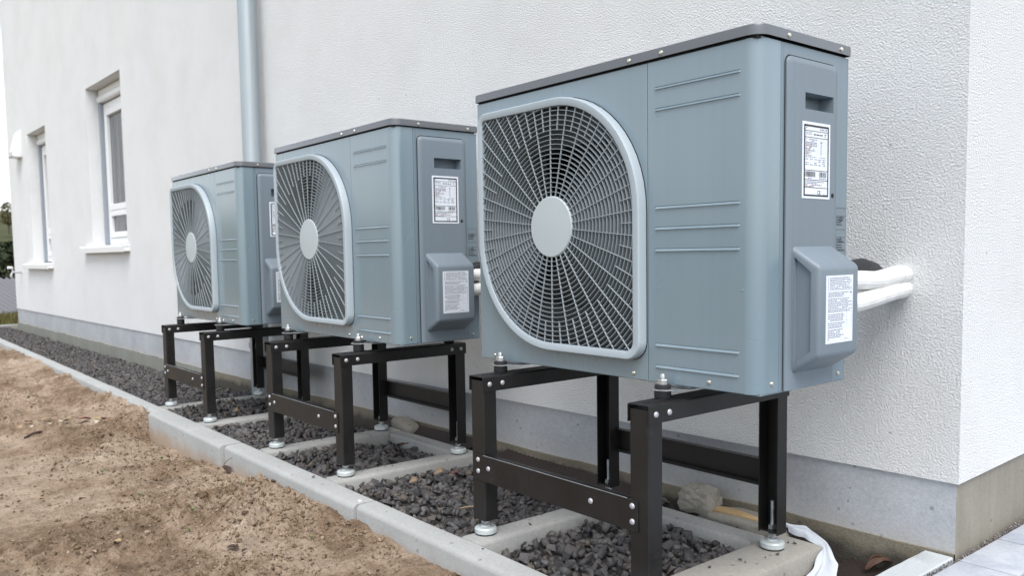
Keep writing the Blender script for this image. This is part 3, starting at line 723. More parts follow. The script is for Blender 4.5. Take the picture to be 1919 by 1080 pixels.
HX, HZ = .342, .373
GX0, GX1, GZ0, GZ1 = .033, .648, .048, .702
RAD = (.035, .30, .045, .30)
def heat_pump():
    T = thing('heat_pump', (0, 0, 0), 'nearest and largest looking grey heat pump, beside the house corner', 'heat pump', 'heat pumps in a row along the wall')
    H = .7375; W = .95; D = .347
    # front panel with the fan opening
    n = 14
    inner = rrect(GX0, GX1, GZ0, GZ1, RAD, .016, n)
    cx, cz = HX, HZ
    outer = []
    X1 = .6502
    for (x, z) in inner:   # cast each inner point to the panel rectangle
        dx, dz = x-cx, z-cz; t = 1e9
        if dx > 1e-9: t = min(t, (X1-cx)/dx)
        if dx < -1e-9: t = min(t, (0-cx)/dx)
        if dz > 1e-9: t = min(t, (H-cz)/dz)
        if dz < -1e-9: t = min(t, (0-cz)/dz)
        outer.append([cx+dx*t, cz+dz*t])
    for c in ((0, 0), (0, H), (X1, 0), (X1, H)):   # snap the nearest point onto each corner
        k = min(range(len(outer)), key=lambda q: (outer[q][0]-c[0])**2+(outer[q][1]-c[1])**2); outer[k] = list(c)
    g = G()
    g.loops([[(x, .012, z) for x, z in outer], [(x, .0008, z) for x, z in outer], [(min(max(x, .0012), X1-.0012), 0, min(max(z, .0012), H-.0012)) for x, z in outer], [(x, 0, z) for x, z in inner], [(x, .006, z) for x, z in inner]])
    g.build('front_panel', M['paint'], T, 30)
    # guard frame
    prof = [(.0012, .0006), (.0012, -.0022), (0, -.0026), (0, -.0235), (.0010, -.0262), (.0032, -.0280), (.0185, -.0280), (.0203, -.0272), (.0210, -.0255), (.0212, -.006)]
    g = G(); g.loops([[(x, yy, z) for x, z in rrect(GX0, GX1, GZ0, GZ1, RAD, ins, n)] for ins, yy in prof])
    FG = g.build('fan_guard', M['guard'], T, 24)
    g = G(); g.loops([[(x, yy, z) for x, z in rrect(GX0, GX1, GZ0, GZ1, RAD, ins, n)] for ins, yy in ((-.0016, -.0003), (.004, -.0003))]); g.build('guard_shadow_line', M['gap'], FG, 0)  # black ring drawn as the shadow line where the guard meets the panel
    # grille inside it: rings and spokes clipped to the opening
    clip = rrect(GX0, GX1, GZ0, GZ1, RAD, .0215, 24); C2 = np.array(clip)
    def rmax(t):   # distance from the hub to the opening edge along angle t
        d = np.array([math.cos(t), math.sin(t)]); best = 1
        a = C2-np.array([HX, HZ]); b = np.roll(C2, -1, 0)-np.array([HX, HZ]); e = b-a
        den = d[0]*e[:, 1]-d[1]*e[:, 0]; den = np.where(abs(den) < 1e-12, 1e-12, den)
        s = (a[:, 0]*e[:, 1]-a[:, 1]*e[:, 0])/den; u = (a[:, 0]*d[1]-a[:, 1]*d[0])/den
        ok = (s > 0) & (u >= -1e-6) & (u <= 1+1e-6); return s[ok].min()
    NS = 240; ths = [2*math.pi*k/NS for k in range(NS)]; rm = [rmax(t) for t in ths]
    YA, YB = -.0250, -.0135; hw = .00072
    def arc(r, k0, k1, closed):
        ls = []
        for k in range(k0, k1+1):
            t = 2*math.pi*k/NS; c, s = math.cos(t), math.sin(t)
            ls.append([(HX+(r+a)*c, y, HZ+(r+a)*s) for a, y in ((-hw, YA), (hw, YA), (hw*.6, YB), (-hw*.6, YB))])
        g = G(); g.loops(ls, True, not closed, not closed); return g
    r = .0905; step = .01215
    while r < .43:
        ok = [q > r for q in rm]
        if all(ok): arc(r, 0, NS, True).build('ring', M['ring'], FG, 30)
        elif any(ok):
            st = next(k for k in range(NS) if ok[k] and not ok[k-1]); runs = []; k = 0
            cur = None; g = G()
            for q in range(st, st+NS+1):
                if ok[q % NS] and q < st+NS:
                    if cur is None: cur = q
                else:
                    if cur is not None and q-1 > cur: runs.append((cur, q-1))
                    cur = None
            for a_, b_ in runs: arc(r, a_, b_, False).build('ring', M['ring'], FG, 30)
        r += step
    for k in range(60):
        t = R(6*k+90); r0 = .076 if k % 2 == 0 else .247; r1 = rmax(t)+.003
        if r1 < r0+.01: continue
        c, s = math.cos(t), math.sin(t); px, pz = -s, c; w = .00062
        vs = [(HX+rr*c+a*px, y, HZ+rr*s+a*pz) for rr in (r0, r1) for a, y in ((-w, YA-.0004), (w, YA-.0004), (w*.6, YA+.0042), (-w*.6, YA+.0042))]
        g = G(); g.add(vs, [(0, 1, 2, 3), (7, 6, 5, 4), (0, 4, 5, 1), (1, 5, 6, 2), (2, 6, 7, 3), (3, 7, 4, 0)]); g.build('spoke', M['grille'], FG, 0)
    m = Matrix.Translation((HX, 0, HZ)) @ Matrix.Rotation(R(90), 4, 'X')
    G().lathe([(.079, .011), (.0795, .024), (.077, .0268), (.040, .0282), (.004, .0286)], 48, m).build('hub_cap', M['hub'], FG, 40)
    # fan chamber
    g = G(); N = 64
    out = rrect(.012, .642, .012, .728, (.01,)*4, 0, 15); inn = []
    for x, z in out:
        t = math.atan2(z-HZ, x-HX); inn.append((HX+.272*math.cos(t), HZ+.272*math.sin(t)))
    g.loops([[(x, .016, z) for x, z in out], [(x, .016, z) for x, z in inn], [(HX+(x-HX)*.97, .030, HZ+(z-HZ)*.97) for x, z in inn], [(HX+(x-HX)*.97, .16, HZ+(z-HZ)*.97) for x, z in inn]])
    g.build('fan_shroud', M['inner'], T, 40)
    g = G(); g.lathe([(.062, -.105), (.062, -.040), (.050, -.030), (.004, -.028)], 32, m)
    FN = g.build('fan', M['fan'], T, 40)
    for b in range(3):
        g = G(); ls = []
        for i in range(9):
            rr = .058+(.255-.058)*i/8; row = []
            for j in range(9):
                u = j/8; a = R(b*120+20+(-12-20*(i/8)**1.4)+u*(84-8*i/8)); row.append((HX+rr*math.cos(a), .038+.062*u+.012*math.sin(math.pi*u), HZ+rr*math.sin(a)))
            ls.append(row)
        g.loops(ls, False); g.loops([[(x, y+.004, z) for x, y, z in l] for l in ls], False); g.build('blade', M['fan'], FN, 60)
    G().box(.012, .642, .300, .335, .012, .728).build('coil', M['coil'], T, 0)
    # casing behind the panels
    g = G(); g.box(0, .0012, .002, D, 0, H); g.box(0, W, D-.0012, D, 0, H); g.box(.002, .948, .013, D-.002, -.003, .003); g.box(.6525, .656, .014, .30, .004, .736)
    g.box(.002, .946, .013, .340, .736, .7395)
    g.build('casing', M['side'], T, 0)
    g = G(); g.box(.003, .944, .0040, .343, .736, .7455); g.box(.6495, .6530, .003, .010, .0, .738); g.box(.940, .946, .074, .084, .0, .738)
    g.build('gap_shade', M['gap'], T, 0)  # black filler standing for the shade in the lid gap and panel seams
    # service panel wraps the corner; embossed grooves
    zi = [.678, .630, .4075, .3600, .3105, .0905, .0400]
    zs = {0., .0012, H-.0012, H}
    for z in zi: zs |= {z-.0056, z-.0050, z+.0004, z+.0014}
    zs = sorted(zs); path = [(.6518, .010), (.6518, .0010), (.6526, 0), (.674, 0), (.6765, 0), (.903, 0), (.9055, 0)]
    rc = .034
    for k in range(17): t = R(90*k/16); path.append((W-rc+rc*math.sin(t), rc-rc*math.cos(t)))
    path += [(W, .0768), (W-.0008, .0776), (W-.008, .0776)]
    g = G(); ls = []
    for z in zs:
        row = []
        for k, (x, y) in enumerate(path):
            if any(abs(z-(q+.0004)) < 1e-6 for q in zi) and k in (4, 5): y += .0012
            if any(abs(z-(q-.0050)) < 1e-6 for q in zi) and k in (4, 5): y -= .0036
            if z in (0., H) and 1 < k < len(path)-2: y += .0008 if k < 8 else 0
            row.append((x, y, z))
        ls.append(row)
    g.loops(ls, False); g.build('service_panel', M['paint'], T, 7.5)
    for x, z in ((.684, .614), (.684, .220), (.913, .220)):
        m2 = Matrix.Translation((x, 0, z)) @ Matrix.Rotation(R(90), 4, 'X')
        G().lathe([(.0024, 0), (.0016, .0009), (.0004, .0011)], 10, m2).build('dimple', M['paint'], T, 40)
    # side panel
    g = G(); g.box(W-.004, W, .0786, .0875, 0, H, .0006); 
    for a_, b_, c_, d_ in ((.0880, .150, 0, H), (.280, D, 0, H), (.150, .280, 0, .600), (.150, .280, .648, H)): g.box(W-.004, W-.0003, a_, b_, c_, d_)
    g.build('side_panel', M['side'], T, 0)
    # access cover with handle recess
    xb, xt = W, W+.0085
    y0, y1, z0, z1 = .0935, .2925, .0005, .712
    hy0, hy1, hz0, hz1 = .157, .271, .606, .641
    rr_ = .017
    def outline(d):
        pts = [(y0+d, z0), (y0+d, .311), (y0+d, hz0), (y0+d, hz1)]
        for k in range(7): t = R(180-90*k/6); pts.append((y0+rr_+(rr_-d)*math.cos(t), z1-rr_+(rr_-d)*math.sin(t)))
        for k in range(7): t = R(90-90*k/6); pts.append((y1-rr_+(rr_-d)*math.cos(t), z1-rr_+(rr_-d)*math.sin(t)))
        return pts+[(y1-d, hz1), (y1-d, hz0), (y1-d, .311), (y1-d, z0)]
    g = G(); g.loops([[(x, y, z) for y, z in outline(d)] for d, x in ((0, xb), (0, xb+.0035), (.002, xb+.0055), (.011, xt-.0004), (.013, xt))], False)
    ol = outline(.013); o = lambda p: (xt, p[0], p[1])
    nt_ = len(ol); iL, iR = 3, nt_-4
    g.add([o(p) for p in ol[iL:iR+1]]+[o((hy1, hz1)), o((hy0, hz1))], [tuple(range(iR-iL+3))])
    g.add([o(ol[2]), o((hy0, hz0)), o((hy0, hz1)), o(ol[3])], [(0, 1, 2, 3)])
    g.add([o((hy1, hz0)), o(ol[nt_-3]), o(ol[nt_-4]), o((hy1, hz1))], [(0, 1, 2, 3)])
    g.add([o(ol[0]), o(ol[-1]), o(ol[-2]), o(ol[-3]), o((hy1, hz0)), o((hy0, hz0)), o(ol[2]), o(ol[1])], [tuple(range(8))])
    q = .002; dp = -.034   # tapered pocket
    g.loops([[o((hy0, hz0)), o((hy1, hz0)), o((hy1, hz1)), o((hy0, hz1))], [(xt+dp, hy0+q, hz0+q*1.4), (xt+dp, hy1-q*1.6, hz0+q*1.4), (xt+dp, hy1-q*1.6, hz1-.002), (xt+dp, hy0+q, hz1-.002)]], True, False, True)
    AC = g.build('access_cover', M['cover'], T, 32)
    go = G(); A = outline(-.0030); 
    go.loops([[(W+.0003, y, z) for y, z in A], [(W+.0003, y, z) for y, z in outline(.004)]], False); go.build('cover_shadow_line', M['gap'], AC, 0)  # flat black outline drawn as the shadow line round the access cover
    # valve cover: protruding lower box
    bx0, bx1 = xt-.002, 1.022; by0, by1 = .113, .277
    bm = bmesh.new()
    P = [(bx0, by0, .036), (bx0, by0, .312), (bx1, by0+.004, .076), (bx1, by0+.004, .268), (bx0, by1, .036), (bx0, by1, .312), (bx1, by1, .076), (bx1, by1, .268)]
    V = [bm.verts.new(p) for p in P]
    fl = bm.faces.new([V[i] for i in (0, 2, 3, 1)])
    for f in ((4, 5, 7, 6), (2, 6, 7, 3), (1, 3, 7, 5), (0, 4, 6, 2)): bm.faces.new([V[i] for i in f])
    es = [e for e in bm.edges if not e.is_boundary]
    bmesh.ops.bevel(bm, geom=es, offset=.010, segments=4, affect='EDGES', profile=.5)
    bm.normal_update(); bm.faces.ensure_lookup_table()
    fl = max((f for f in bm.faces if f.normal.y < -.9 or f.normal.y > .9), key=lambda f: (f.calc_area() if f.calc_center_median().y < .14 else 0))
    bmesh.ops.inset_individual(bm, faces=[fl], thickness=.013)
    bmesh.ops.inset_individual(bm, faces=[fl], thickness=.0025, depth=0)
    for v in fl.verts: v.co.y += .008
    g = G(); g.addbm(bm); g.build('valve_cover', M['cover'], T, 30)
    g = G(); g.box(.952, .97, .3145, .346, .0, .04)
    # labels
    def lab(name, x, ya, yb, za, zb_, mat, kind, cols):
        L = G().box(x-.0004, x, ya, yb, za, zb_).build(name, mat, T, 0)
        for lst, mt in zip(printing(kind), cols):
            if lst:
                gg = G(); print_on(gg, lst, x+.00025, ya, yb, za, zb_); tag(gg.build('print', mt, L, 0), kind='stuff')
        return L
    NP = lab('nameplate', xt+.0008, .1455, .2570, .4150, .5795, M['label'], 'plate', (M['ink'], M['inkgrey'], M['inkred']))
    ce = link('print', text_mesh('CE', .012, M['ink']), NP); ce.matrix_local = Matrix.Translation((xt+.0012, .205, .4245)) @ Euler((R(90), 0, R(90))).to_matrix().to_4x4()
    lab('warning_label', bx1+.0006, .139, .248, .103, .248, M['label'], 'warn', (M['inkgrey'], M['inkgrey'], M['ink']))
    SM = lab('caution_sticker', W+.0004, .2990, .3440, .300, .398, M['labelgrey'], 'small', (M['ink'], M['ink'], M['ink']))
    for zc in (.372, .325):
        g = G(); tri = [(.321+.009*math.cos(R(a)), zc+.008*math.sin(R(a))) for a in (90, 210, 330)]; tin = [(.321+.0062*math.cos(R(a)), zc+.0055*math.sin(R(a))) for a in (90, 210, 330)]
        g.loops([[(W+.0007, *p) for p in tri], [(W+.0007, *p) for p in tin]]); g.build('warning_triangle', M['ink'], SM, 0)
    m2 = Matrix.Translation((xt+.0004, .270, .424)) @ Matrix.Rotation(R(90), 4, 'Y')
    G().lathe([(.0052, 0), (.0050, .0006)], 16, m2).build('key_hole', M['gap'], T, 0)
    # lid
    def lid_loop(d, z):
        x0, x1, y0_, y1_ = -.005+d, .956-d, -.006+d, .352-d; rf, rs = .034-d, .008; pts = []
        for (cx_, cy_, r_, a0) in ((x1-rf, y0_+rf, rf, -90), (x1-rs, y1_-rs, rs, 0), (x0+rs, y1_-rs, rs, 90), (x0+rs, y0_+rs, rs, 180)):
            for k in range(9): t = R(a0+90*k/8); pts.append((cx_+r_*math.cos(t), cy_+r_*math.sin(t), z))
        return pts
    g = G(); g.loops([lid_loop(.0015, .7425), lid_loop(0, .7425), lid_loop(0, .7605), lid_loop(.0010, .7635), lid_loop(.0035, .7648), lid_loop(.02, .7650)], True, False, True)
    LD = g.build('lid', M['lid'], T, 35)
    scm = G().lathe([(.0052, 0), (.0052, .0008), (.0040, .0028), (.0016, .0036)], 14).mesh('screw', M['screw'])
    for x, z, par in ((.601, .7515, LD), (.698, .7515, LD), (.606, .014, T), (.828, .016, T), (.700, .010, T), (.066, .012, T)):
        s_ = link('screw', scm, par); s_.location = (x, -.006 if par is LD else -.0002, z); s_.rotation_euler = FACE_F
    for y, z, par, xx in ((.097, .7515, LD, .9562), (.305, .7515, LD, .9562), (.052, .020, T, .9500), (.318, .016, T, .9500)):
        s_ = link('screw', scm, par); s_.location = (xx, y, z); s_.rotation_euler = FACE_R
    # foot brackets
    for xm in (.120, .716):
        g = G(); pl = []
        for k in range(9): t = R(180+180*k/8); pl.append((xm+.029*math.cos(t), -.026+.024*math.sin(t)))
        pl += [(xm+.052, .015), (xm+.052, .375), (xm-.029, .375)]
        g.prism(pl, 'z', -.0103, -.0080); g.box(xm-.02, xm+.044, .02, .34, -.0078, -.0035); g.build('foot_bracket', M['zinc'], T, 30)
    return T
hp = heat_pump()
hp2 = copy_tree(hp); hp2.location = (OFF[1], 0, ZO[1]); hp2['label'] = 'middle grey heat pump of the row, between the nearest and the farthest one'
hp3 = copy_tree(hp); hp3.location = (OFF[2], 0, ZO[2]-.001); hp3['label'] = 'farthest grey heat pump of the row, in front of the downpipe'

# insulated pipes from each unit into the wall
for i in range(3):
    o = OFF[i]; wy = lambda X: .645-SL*(1.09-X)
    for k, (z, dx) in enumerate(((.232, 0), (.196, .004))):
        X = o+.985+dx; Xe = o+.955; ye = wy(Xe)
        pts = [(X-.02, .27, z-.022*(k == 1)), (X, .34, z-.014*(k == 1)), (X, .42, z-.004), (X-.004, .50, z+.004), (Xe+.012, ye-.045, z+.006), (Xe-.004, ye-.014, z+.006), (Xe-.035, ye+.004, z+.005), (Xe-.06, ye+.02, z+.005)]
        sm = []
        for a_ in range(len(pts)-1):
            for t in np.linspace(0, 1, 5)[:-1]: sm.append(Vector(pts[a_]).lerp(Vector(pts[a_+1]), t))
        sm.append(Vector(pts[-1])); sm = [sm[0]]+[(sm[j-1]+sm[j]*2+sm[j+1])/4 for j in range(1, len(sm)-1)]+[sm[-1]]
        ob = G().tube(sm, .0215, 48, 16, .035).build('insulated_pipe', M['insul'], None, 60)
        tag(ob, f'{"upper" if k == 0 else "lower"} white ribbed insulated pipe from the {names[i]} heat pump into the wall', 'pipe', 'insulated pipes between heat pumps and wall')
    X = o+.965
    ob = G().tube([(X, .26, .232), (X, .33, .258), (X-.005, .40, .262), (X-.02, .48, .252), (X-.05, .56, .24), (X-.07, .60, .238)], .020, 16).build('insulation_hose', M['rubber'], None, 60)
    tag(ob, f'black foam hose bending out behind the {names[i]} heat pump above its white pipes', 'hose', 'black hoses behind the heat pumps')

# ------------------------------------------------------------------ near corner: pit, fleece, slab, pavement
# pit floor under the corner
g = G(); nx, ny = 30, 30
for i in range(nx+1):
    for j in range(ny+1):
        x = .80+.30*i/nx; y = -.30+.96*j/ny; g.v.append((x, y, -.585+.012*noise.noise((x*14, y*14, 0))+.006*noise.noise((x*40, y*40, 0))))
g.f = [(i*(ny+1)+j, (i+1)*(ny+1)+j, (i+1)*(ny+1)+j+1, i*(ny+1)+j+1) for i in range(nx) for j in range(ny)]
tag(g.build('pit_floor', M['gravelbed'], None, 60), kind='structure')
def membrane(x0, x1, y0, y1, z0, z1, label):
    T = thing('drainage_membrane', ((x0+x1)/2, (y0+y1)/2, 0), label, 'membrane', 'pieces of dimpled membrane in the trench')
    g = G(); nx, ny = int((x1-x0)/.006), int(abs(y1-y0)/.006)
    for i in range(nx+1):
        for j in range(ny+1):
            u, v = i/nx, j/ny; x = x0+(x1-x0)*u; y = y0+(y1-y0)*v
            wv = .02*noise.noise((x*4, 0, y0))
            z = z0+(z1-z0)*v+.010*noise.noise((x*6, y*6, 1))+.0045*max(0, math.cos(2*math.pi*x/.024)*math.cos(2*math.pi*y/.024))
            g.v.append((x-T.location.x, y+wv*v-T.location.y, z))
    g.f = [(i*(ny+1)+j, (i+1)*(ny+1)+j, (i+1)*(ny+1)+j+1, i*(ny+1)+j+1) for i in range(nx) for j in range(ny)]
    g.build('sheet', M['membrane'], T, 60)
membrane(.815, 1.005, .32, .625, -.572, -.545, 'dark dimpled membrane in the pit between the concrete block and the house corner')
membrane(-1.55, -.78, .490, .560, -.515, -.468, 'dark brown dimpled membrane standing in the trench behind the middle stand')
membrane(-.62, .10, .500, .588, -.512, -.488, 'dark dimpled membrane lying in the trench behind the left leg of the nearest stand')
# mortar lump and ledge against the footing
def blob(name, c, r, mat, seed, sub=3, amp=.35, flat=None):
    bm = bmesh.new(); bmesh.ops.create_icosphere(bm, subdivisions=sub, radius=1)
    for v in bm.verts:
        m_ = max(abs(v.co.x), abs(v.co.y), abs(v.co.z)); d = (1/m_)**.55*(1+amp*noise.noise(v.co*.9+Vector((seed, 0, 0)))+amp*.25*noise.noise(v.co*4+Vector((0, seed, 0)))+.10*amp*noise.noise(v.co*14))
        q = v.co*d; v.co = (q.x*r[0], q.y*r[1], q.z*r[2])
    g = G(); g.addbm(bm); o = g.build(name, mat, None, 50); o.location = c; return o
o = blob('mortar_lump', (.385, .545, -.455), (.058, .045, .042), M['lump'], 3, 5, .42); tag(o, 'rough broken lump of mortar against the plinth behind the nearest stand', 'lump')
o = blob('mortar_lump', (.53, .555, -.515), (.15, .055, .042), M['lump'], 9, 4, .35); tag(o, 'low smear of mortar beside the rear right leg of the nearest stand', 'lump')
o = blob('concrete_lump', (-1.28, .52, -.49), (.075, .045, .045), M['lump'], 21, 3, .35); tag(o, 'pale round lump of concrete behind the rear left leg of the middle stand', 'lump')
# wood strip
g = G(); ls = []
for i in range(13):
    t = i/12; x = .375+.24*t; y = .512+.035*t; w = .014*math.sin(math.pi*min(1, .12+t*.9)); z = -.472-.004*t+.01*math.sin(math.pi*t)
    ls.append([(x, y-w, z), (x, y+w, z+.006), (x, y+w, z-.004), (x, y-w, z-.009)])
g.loops(ls, True, True, True); tag(g.build('wood_sliver', M['wood'], None, 30), 'pale split wooden sliver lying behind the concrete bar of the nearest stand', 'wood')
# white fleece draped between block and footing
def fleece():
    g = G(); n, m = 44, 26
    A = [(.655, .560, -.470), (.72, .575, -.468), (.79, .560, -.490), (.845, .520, -.520), (.878, .450, -.545), (.872, .36, -.585)]
    B = [(.690, .535, -.478), (.745, .525, -.474), (.812, .500, -.485), (.822, .440, -.505), (.824, .36, -.56), (.826, .26, -.60)]
    def ev(P, t):
        k = min(len(P)-2, int(t*(len(P)-1))); f = t*(len(P)-1)-k; return Vector(P[k]).lerp(Vector(P[k+1]), f)
    for i in range(n+1):
        t = i/n; a, b = ev(A, t), ev(B, t)
        for j in range(m+1):
            s = j/m; p = a.lerp(b, s)
            p.z += 0.009*math.sin(math.pi*s)+.008*noise.noise((t*5, s*3.5, 1))+.006*math.sin(9*s+5*t+2*noise.noise((t*3, s*2, 5)))*(1-.3*t)
            p.x += .008*noise.noise((t*7, s*2, 8)); p.y += .008*noise.noise((t*7, s*2, 18)); g.v.append(tuple(p))
    g.f = [(i*(m+1)+j, (i+1)*(m+1)+j, (i+1)*(m+1)+j+1, i*(m+1)+j+1) for i in range(n) for j in range(m)]
    tag(g.build('fleece_sheet', M['fleece'], None, 80), 'crumpled white fleece sheet hanging between the concrete block and the plinth', 'fleece')
fleece()
# edging slab and pavement
T = thing('edging_stone', (1.045, .35, -.62), 'pale edging stone meeting the house corner beside the pit', 'edging stone')
g = G(); ls = []; n = 40
for i in range(n+1):
    y = -.95+1.240*i/n; jx = .004*noise.noise((y*40, 1, 1))+.003*noise.noise((y*90, 1, 1))
    if i in (0, n): jx = 0
    ls.append([(-.038, y, 0), (.038, y, 0), (.038, y, .150), (.035, y, .153), (-.030+jx, y, .153), (-.038+jx, y, .147+jx*.4)])
g.loops(ls, True, True, True); g.build('slab', M['edge'], T, 35)
PV = link('pavement', G().add([(1.085, -6, -.545), (9, -6, -.545), (9, 12, -.545), (1.085, 12, -.545)], [(0, 1, 2, 3)]).mesh('pavement', M['gravelbed'], 0)); tag(PV, kind='structure')
def pavement():
    rows = []; y = .632-.236*6; 
    cols = [(1.098, 1.236), (1.236, 1.476), (1.476, 1.716), (1.716, 1.956), (1.956, 2.196)]
    cache = {}
    r = 0
    while y < 4.2:
        xo = 0
        for c0, c1 in cols:
            x0, x1 = (c0, c1)
            if r % 2 and c0 > 1.2: x0, x1 = c0-.0, c1-.0
            w = round(x1-x0, 3)
            if w not in cache: cache[w] = G().box(0, w-.004, 0, .232, 0, .07, .003, 2).mesh('paver', M['paver'], 40)
            o = link('paver', cache[w], PV); o.location = (x0+.002, y+.002, -.537+random.uniform(-.0008, .0008)); o.rotation_euler = (random.uniform(-.003, .003), random.uniform(-.003, .003), 0)
        y += .236; r += 1
pavement()
rng = random.Random(3); items = []
for _ in range(2600):
    y = rng.uniform(-.4, 3.4); w = .012 if y > .64 else .014
    x = (1.086 if y > .64 else 1.082)+SL*0-(.0 if y < .645 else (y-.645)*SL)+rng.uniform(.0, w+ (y-.645)*SL*.9 if y > .645 else w)
    s = rng.uniform(.004, .0095); items.append((rng.randrange(40), (x+.002, y, -.476+rng.uniform(-.010, .008)), np.array([s]*3), rand_rot(rng)))
tag(scatter('grit_strip', items, M['grit']), kind='stuff')

# ------------------------------------------------------------------ small things on the ground
def curled_leaf(loc, size, curl, mat, rz, tilt=0.2, name='dry_leaf'):
    g = G(); n, m = 10, 6; 
    for i in range(n+1):
        t = i/n; w = math.sin(math.pi*(.06+.9*t))**.8*.42
        for j in range(m+1):
            s = j/m*2-1
            g.v.append(((t-.5), s*w*math.cos(curl*abs(s)), .25*curl*(s*s)*w*1.6+.10*curl*math.sin(3*t)+.04*noise.noise((t*4, s*3, size*90))))
    g.f = [(i*(m+1)+j, (i+1)*(m+1)+j, (i+1)*(m+1)+j+1, i*(m+1)+j+1) for i in range(n) for j in range(m)]
    o = g.build(name, mat, None, 60); o.scale = (size,)*3; o.rotation_euler = (random.uniform(-tilt, tilt), random.uniform(-tilt, tilt), rz); o.location = loc
    so = o.modifiers.new('thickness', 'SOLIDIFY'); so.thickness = .012
    return o
o = curled_leaf((.915, .600, -.528), .085, 1.25, M['leafbrown'], R(70), .1); tag(o, 'large curled dry brown leaf in the pit beside the edging stone', 'leaf')
o = curled_leaf((-1.385, -.275, soil_h(-1.385, -.275)+.012), .055, .7, M['leafdark'], R(10), .5); tag(o, 'dark red curled leaf against the kerb in front of the middle stand', 'leaf')
cl = [(-2.98, -.46, .065, 'leafred'), (-2.88, -.42, .05, 'leaftan'), (-3.0, -.56, .075, 'leafpale'), (-2.95, -.66, .05, 'leafbrown'), (-2.86, -.60, .06, 'leaftan'), (-3.05, -.72, .05, 'leafred'), (-2.80, -.50, .055, 'leafbrown'), (-2.84, -.66, .05, 'leafpale'), (-3.08, -.63, .05, 'leaftan'), (-2.78, -.40, .07, 'leafred'), (-2.93, -.78, .05, 'leaftan'), (-2.83, -.74, .04, 'leafpale'), (-3.12, -.50, .05, 'leaftan'), (-2.72, -.46, .045, 'leafpale')]
for x, y, s, mt in cl:
    o = curled_leaf((x, y, soil_h(x, y)+.012), s, random.uniform(.3, .9), M[mt], random.uniform(0, 6))
    word = {'leafred': 'reddish', 'leaftan': 'tan', 'leafpale': 'pale bleached', 'leafbrown': 'brown'}[mt]
    same = sorted((q for q in cl if q[3] == mt), key=lambda q: q[0]*.632+q[1]*.775)   # as seen from the camera, left to right
    place = ('leftmost', 'second from the left', 'third from the left', 'fourth from the left', 'fifth from the left')[same.index((x, y, s, mt))]
    tag(o, f'{word} dead leaf in the soil leaf pile, {place} of its colour', 'leaf', f'{word} leaves in the pile on the soil')
for x, y, s, mt, l_ in ((-.40, -.62, .035, 'leafdark', 'dark leaf scrap on the bare soil, upper of the close pair'), (-.36, -.60, .022, 'leafdark', 'small dark scrap lying just below the dark leaf on the soil'), (-.70, -.86, .03, 'leaftan', 'tan leaf fragment on the soil near the lower left'),
                        (.40, .28, .03, 'leaftan', 'tan leaf scrap on the gravel under the nearest heat pump'), (-1.0, .34, .05, 'leafbrown', 'brown leaf on the gravel at the back corner of the middle bay'), (-.45, .21, .035, 'leafred', 'rust red leaf on the gravel beside the middle stand')):
    z = soil_h(x, y) if y < -.25 else bed_z(x, y)+.022
    tag(curled_leaf((x, y, z+.010), s, .6, M[mt], random.uniform(0, 6)), l_, 'leaf')
def twig(p, q, r, label, mat='leafdark'):
    a, b = Vector(p), Vector(q); pts = [a.lerp(b, t)+Vector((0, 0, .006*math.sin(3*t))) for t in np.linspace(0, 1, 6)]
    tag(G().tube(pts, r, 6).build('twig', M[mat], None, 60), label, 'twig')
twig((-2.70, -.72, soil_h(-2.70, -.72)+.006), (-2.64, -.80, soil_h(-2.64, -.80)+.006), .006, 'short dark twig on the soil in front of the leaf pile')
twig((-1.40, -.28, soil_h(-1.4, -.28)+.03), (-1.37, -.255, soil_h(-1.37, -.26)+.06), .0012, 'thin stalk rising from the dark leaf against the kerb')
twig((-.10, -.02, -.478), (-.02, .03, -.470), .002, 'pale straw lying on the gravel left of the nearest stand', 'leaftan')
# brown stones among the dark gravel
for loc, s, l_ in (((-.52, .18, -.478), (.055, .040, .045), 'square brown stone on the gravel against the right bar of the middle stand'), ((-.50, .06, -.484), (.045, .035, .032), 'brown grey stone beside the square brown stone'), ((-2.30, .12, -.492), (.05, .045, .045), 'orange brown round stone in the gravel of the farthest bay')):
    k = 7 if 'square' in l_ else 12
    me = bpy.data.meshes.new('stone'); me.from_pydata(PROT[k][0].tolist(), [], PROT[k][1].tolist()); me.materials.append(M['brownstone'])
    o = link('stone', me); o.location = loc; o.scale = [q*1.25 for q in s]; o.rotation_euler = (.3, .2, 1.0); tag(o, l_, 'stone')
# seedlings
def seedling_mesh():
    g = G()
    for k in range(5):
        a = k*2.4; L = .012*(.7+.1*k); c, s = math.cos(a), math.sin(a); w = .0034
        pts = [(0, 0, .004), (c*L*.5-s*w, s*L*.5+c*w, .013), (c*L, s*L, .012), (c*L*.5+s*w, s*L*.5-c*w, .013)]
        g.add(pts, [(0, 1, 2, 3)])
    g.tube([(0, 0, -.004), (0, 0, .006)], .001, 5); return g.mesh('seedling', M['seedling'], 60)
SD = seedling_mesh()
sp = [(-1.62, -.36, 'left of the dark leaf by the kerb'), (-1.10, -.48, 'below the dark leaf by the kerb'), (-1.00, -.36, 'nearest the kerb in front of the middle stand'), (-1.90, -.38, 'on the soil near the kerb corner'), (-1.20, -.66, 'in the middle of the bare soil'), (-.80, -.60, 'on the soil in line with the middle stand'), (-.66, -.66, 'on the loose soil nearest the camera'), (-1.75, -.66, 'on smooth soil left of the middle'), (-.30, -.42, 'close to the kerb at the bottom of the view'), (-2.10, -.60, 'on the soil between leaf pile and kerb corner')]
for i, (x, y, l_) in enumerate(sp):
    o = link('seedling', SD); o.location = (x, y, soil_h(x, y)+.002); o.scale = (random.uniform(.8, 1.3),)*3; o.rotation_euler = (0, 0, i*1.3)
    tag(o, 'tiny bright green seedling '+l_, 'seedling', 'seedlings on the bare soil')
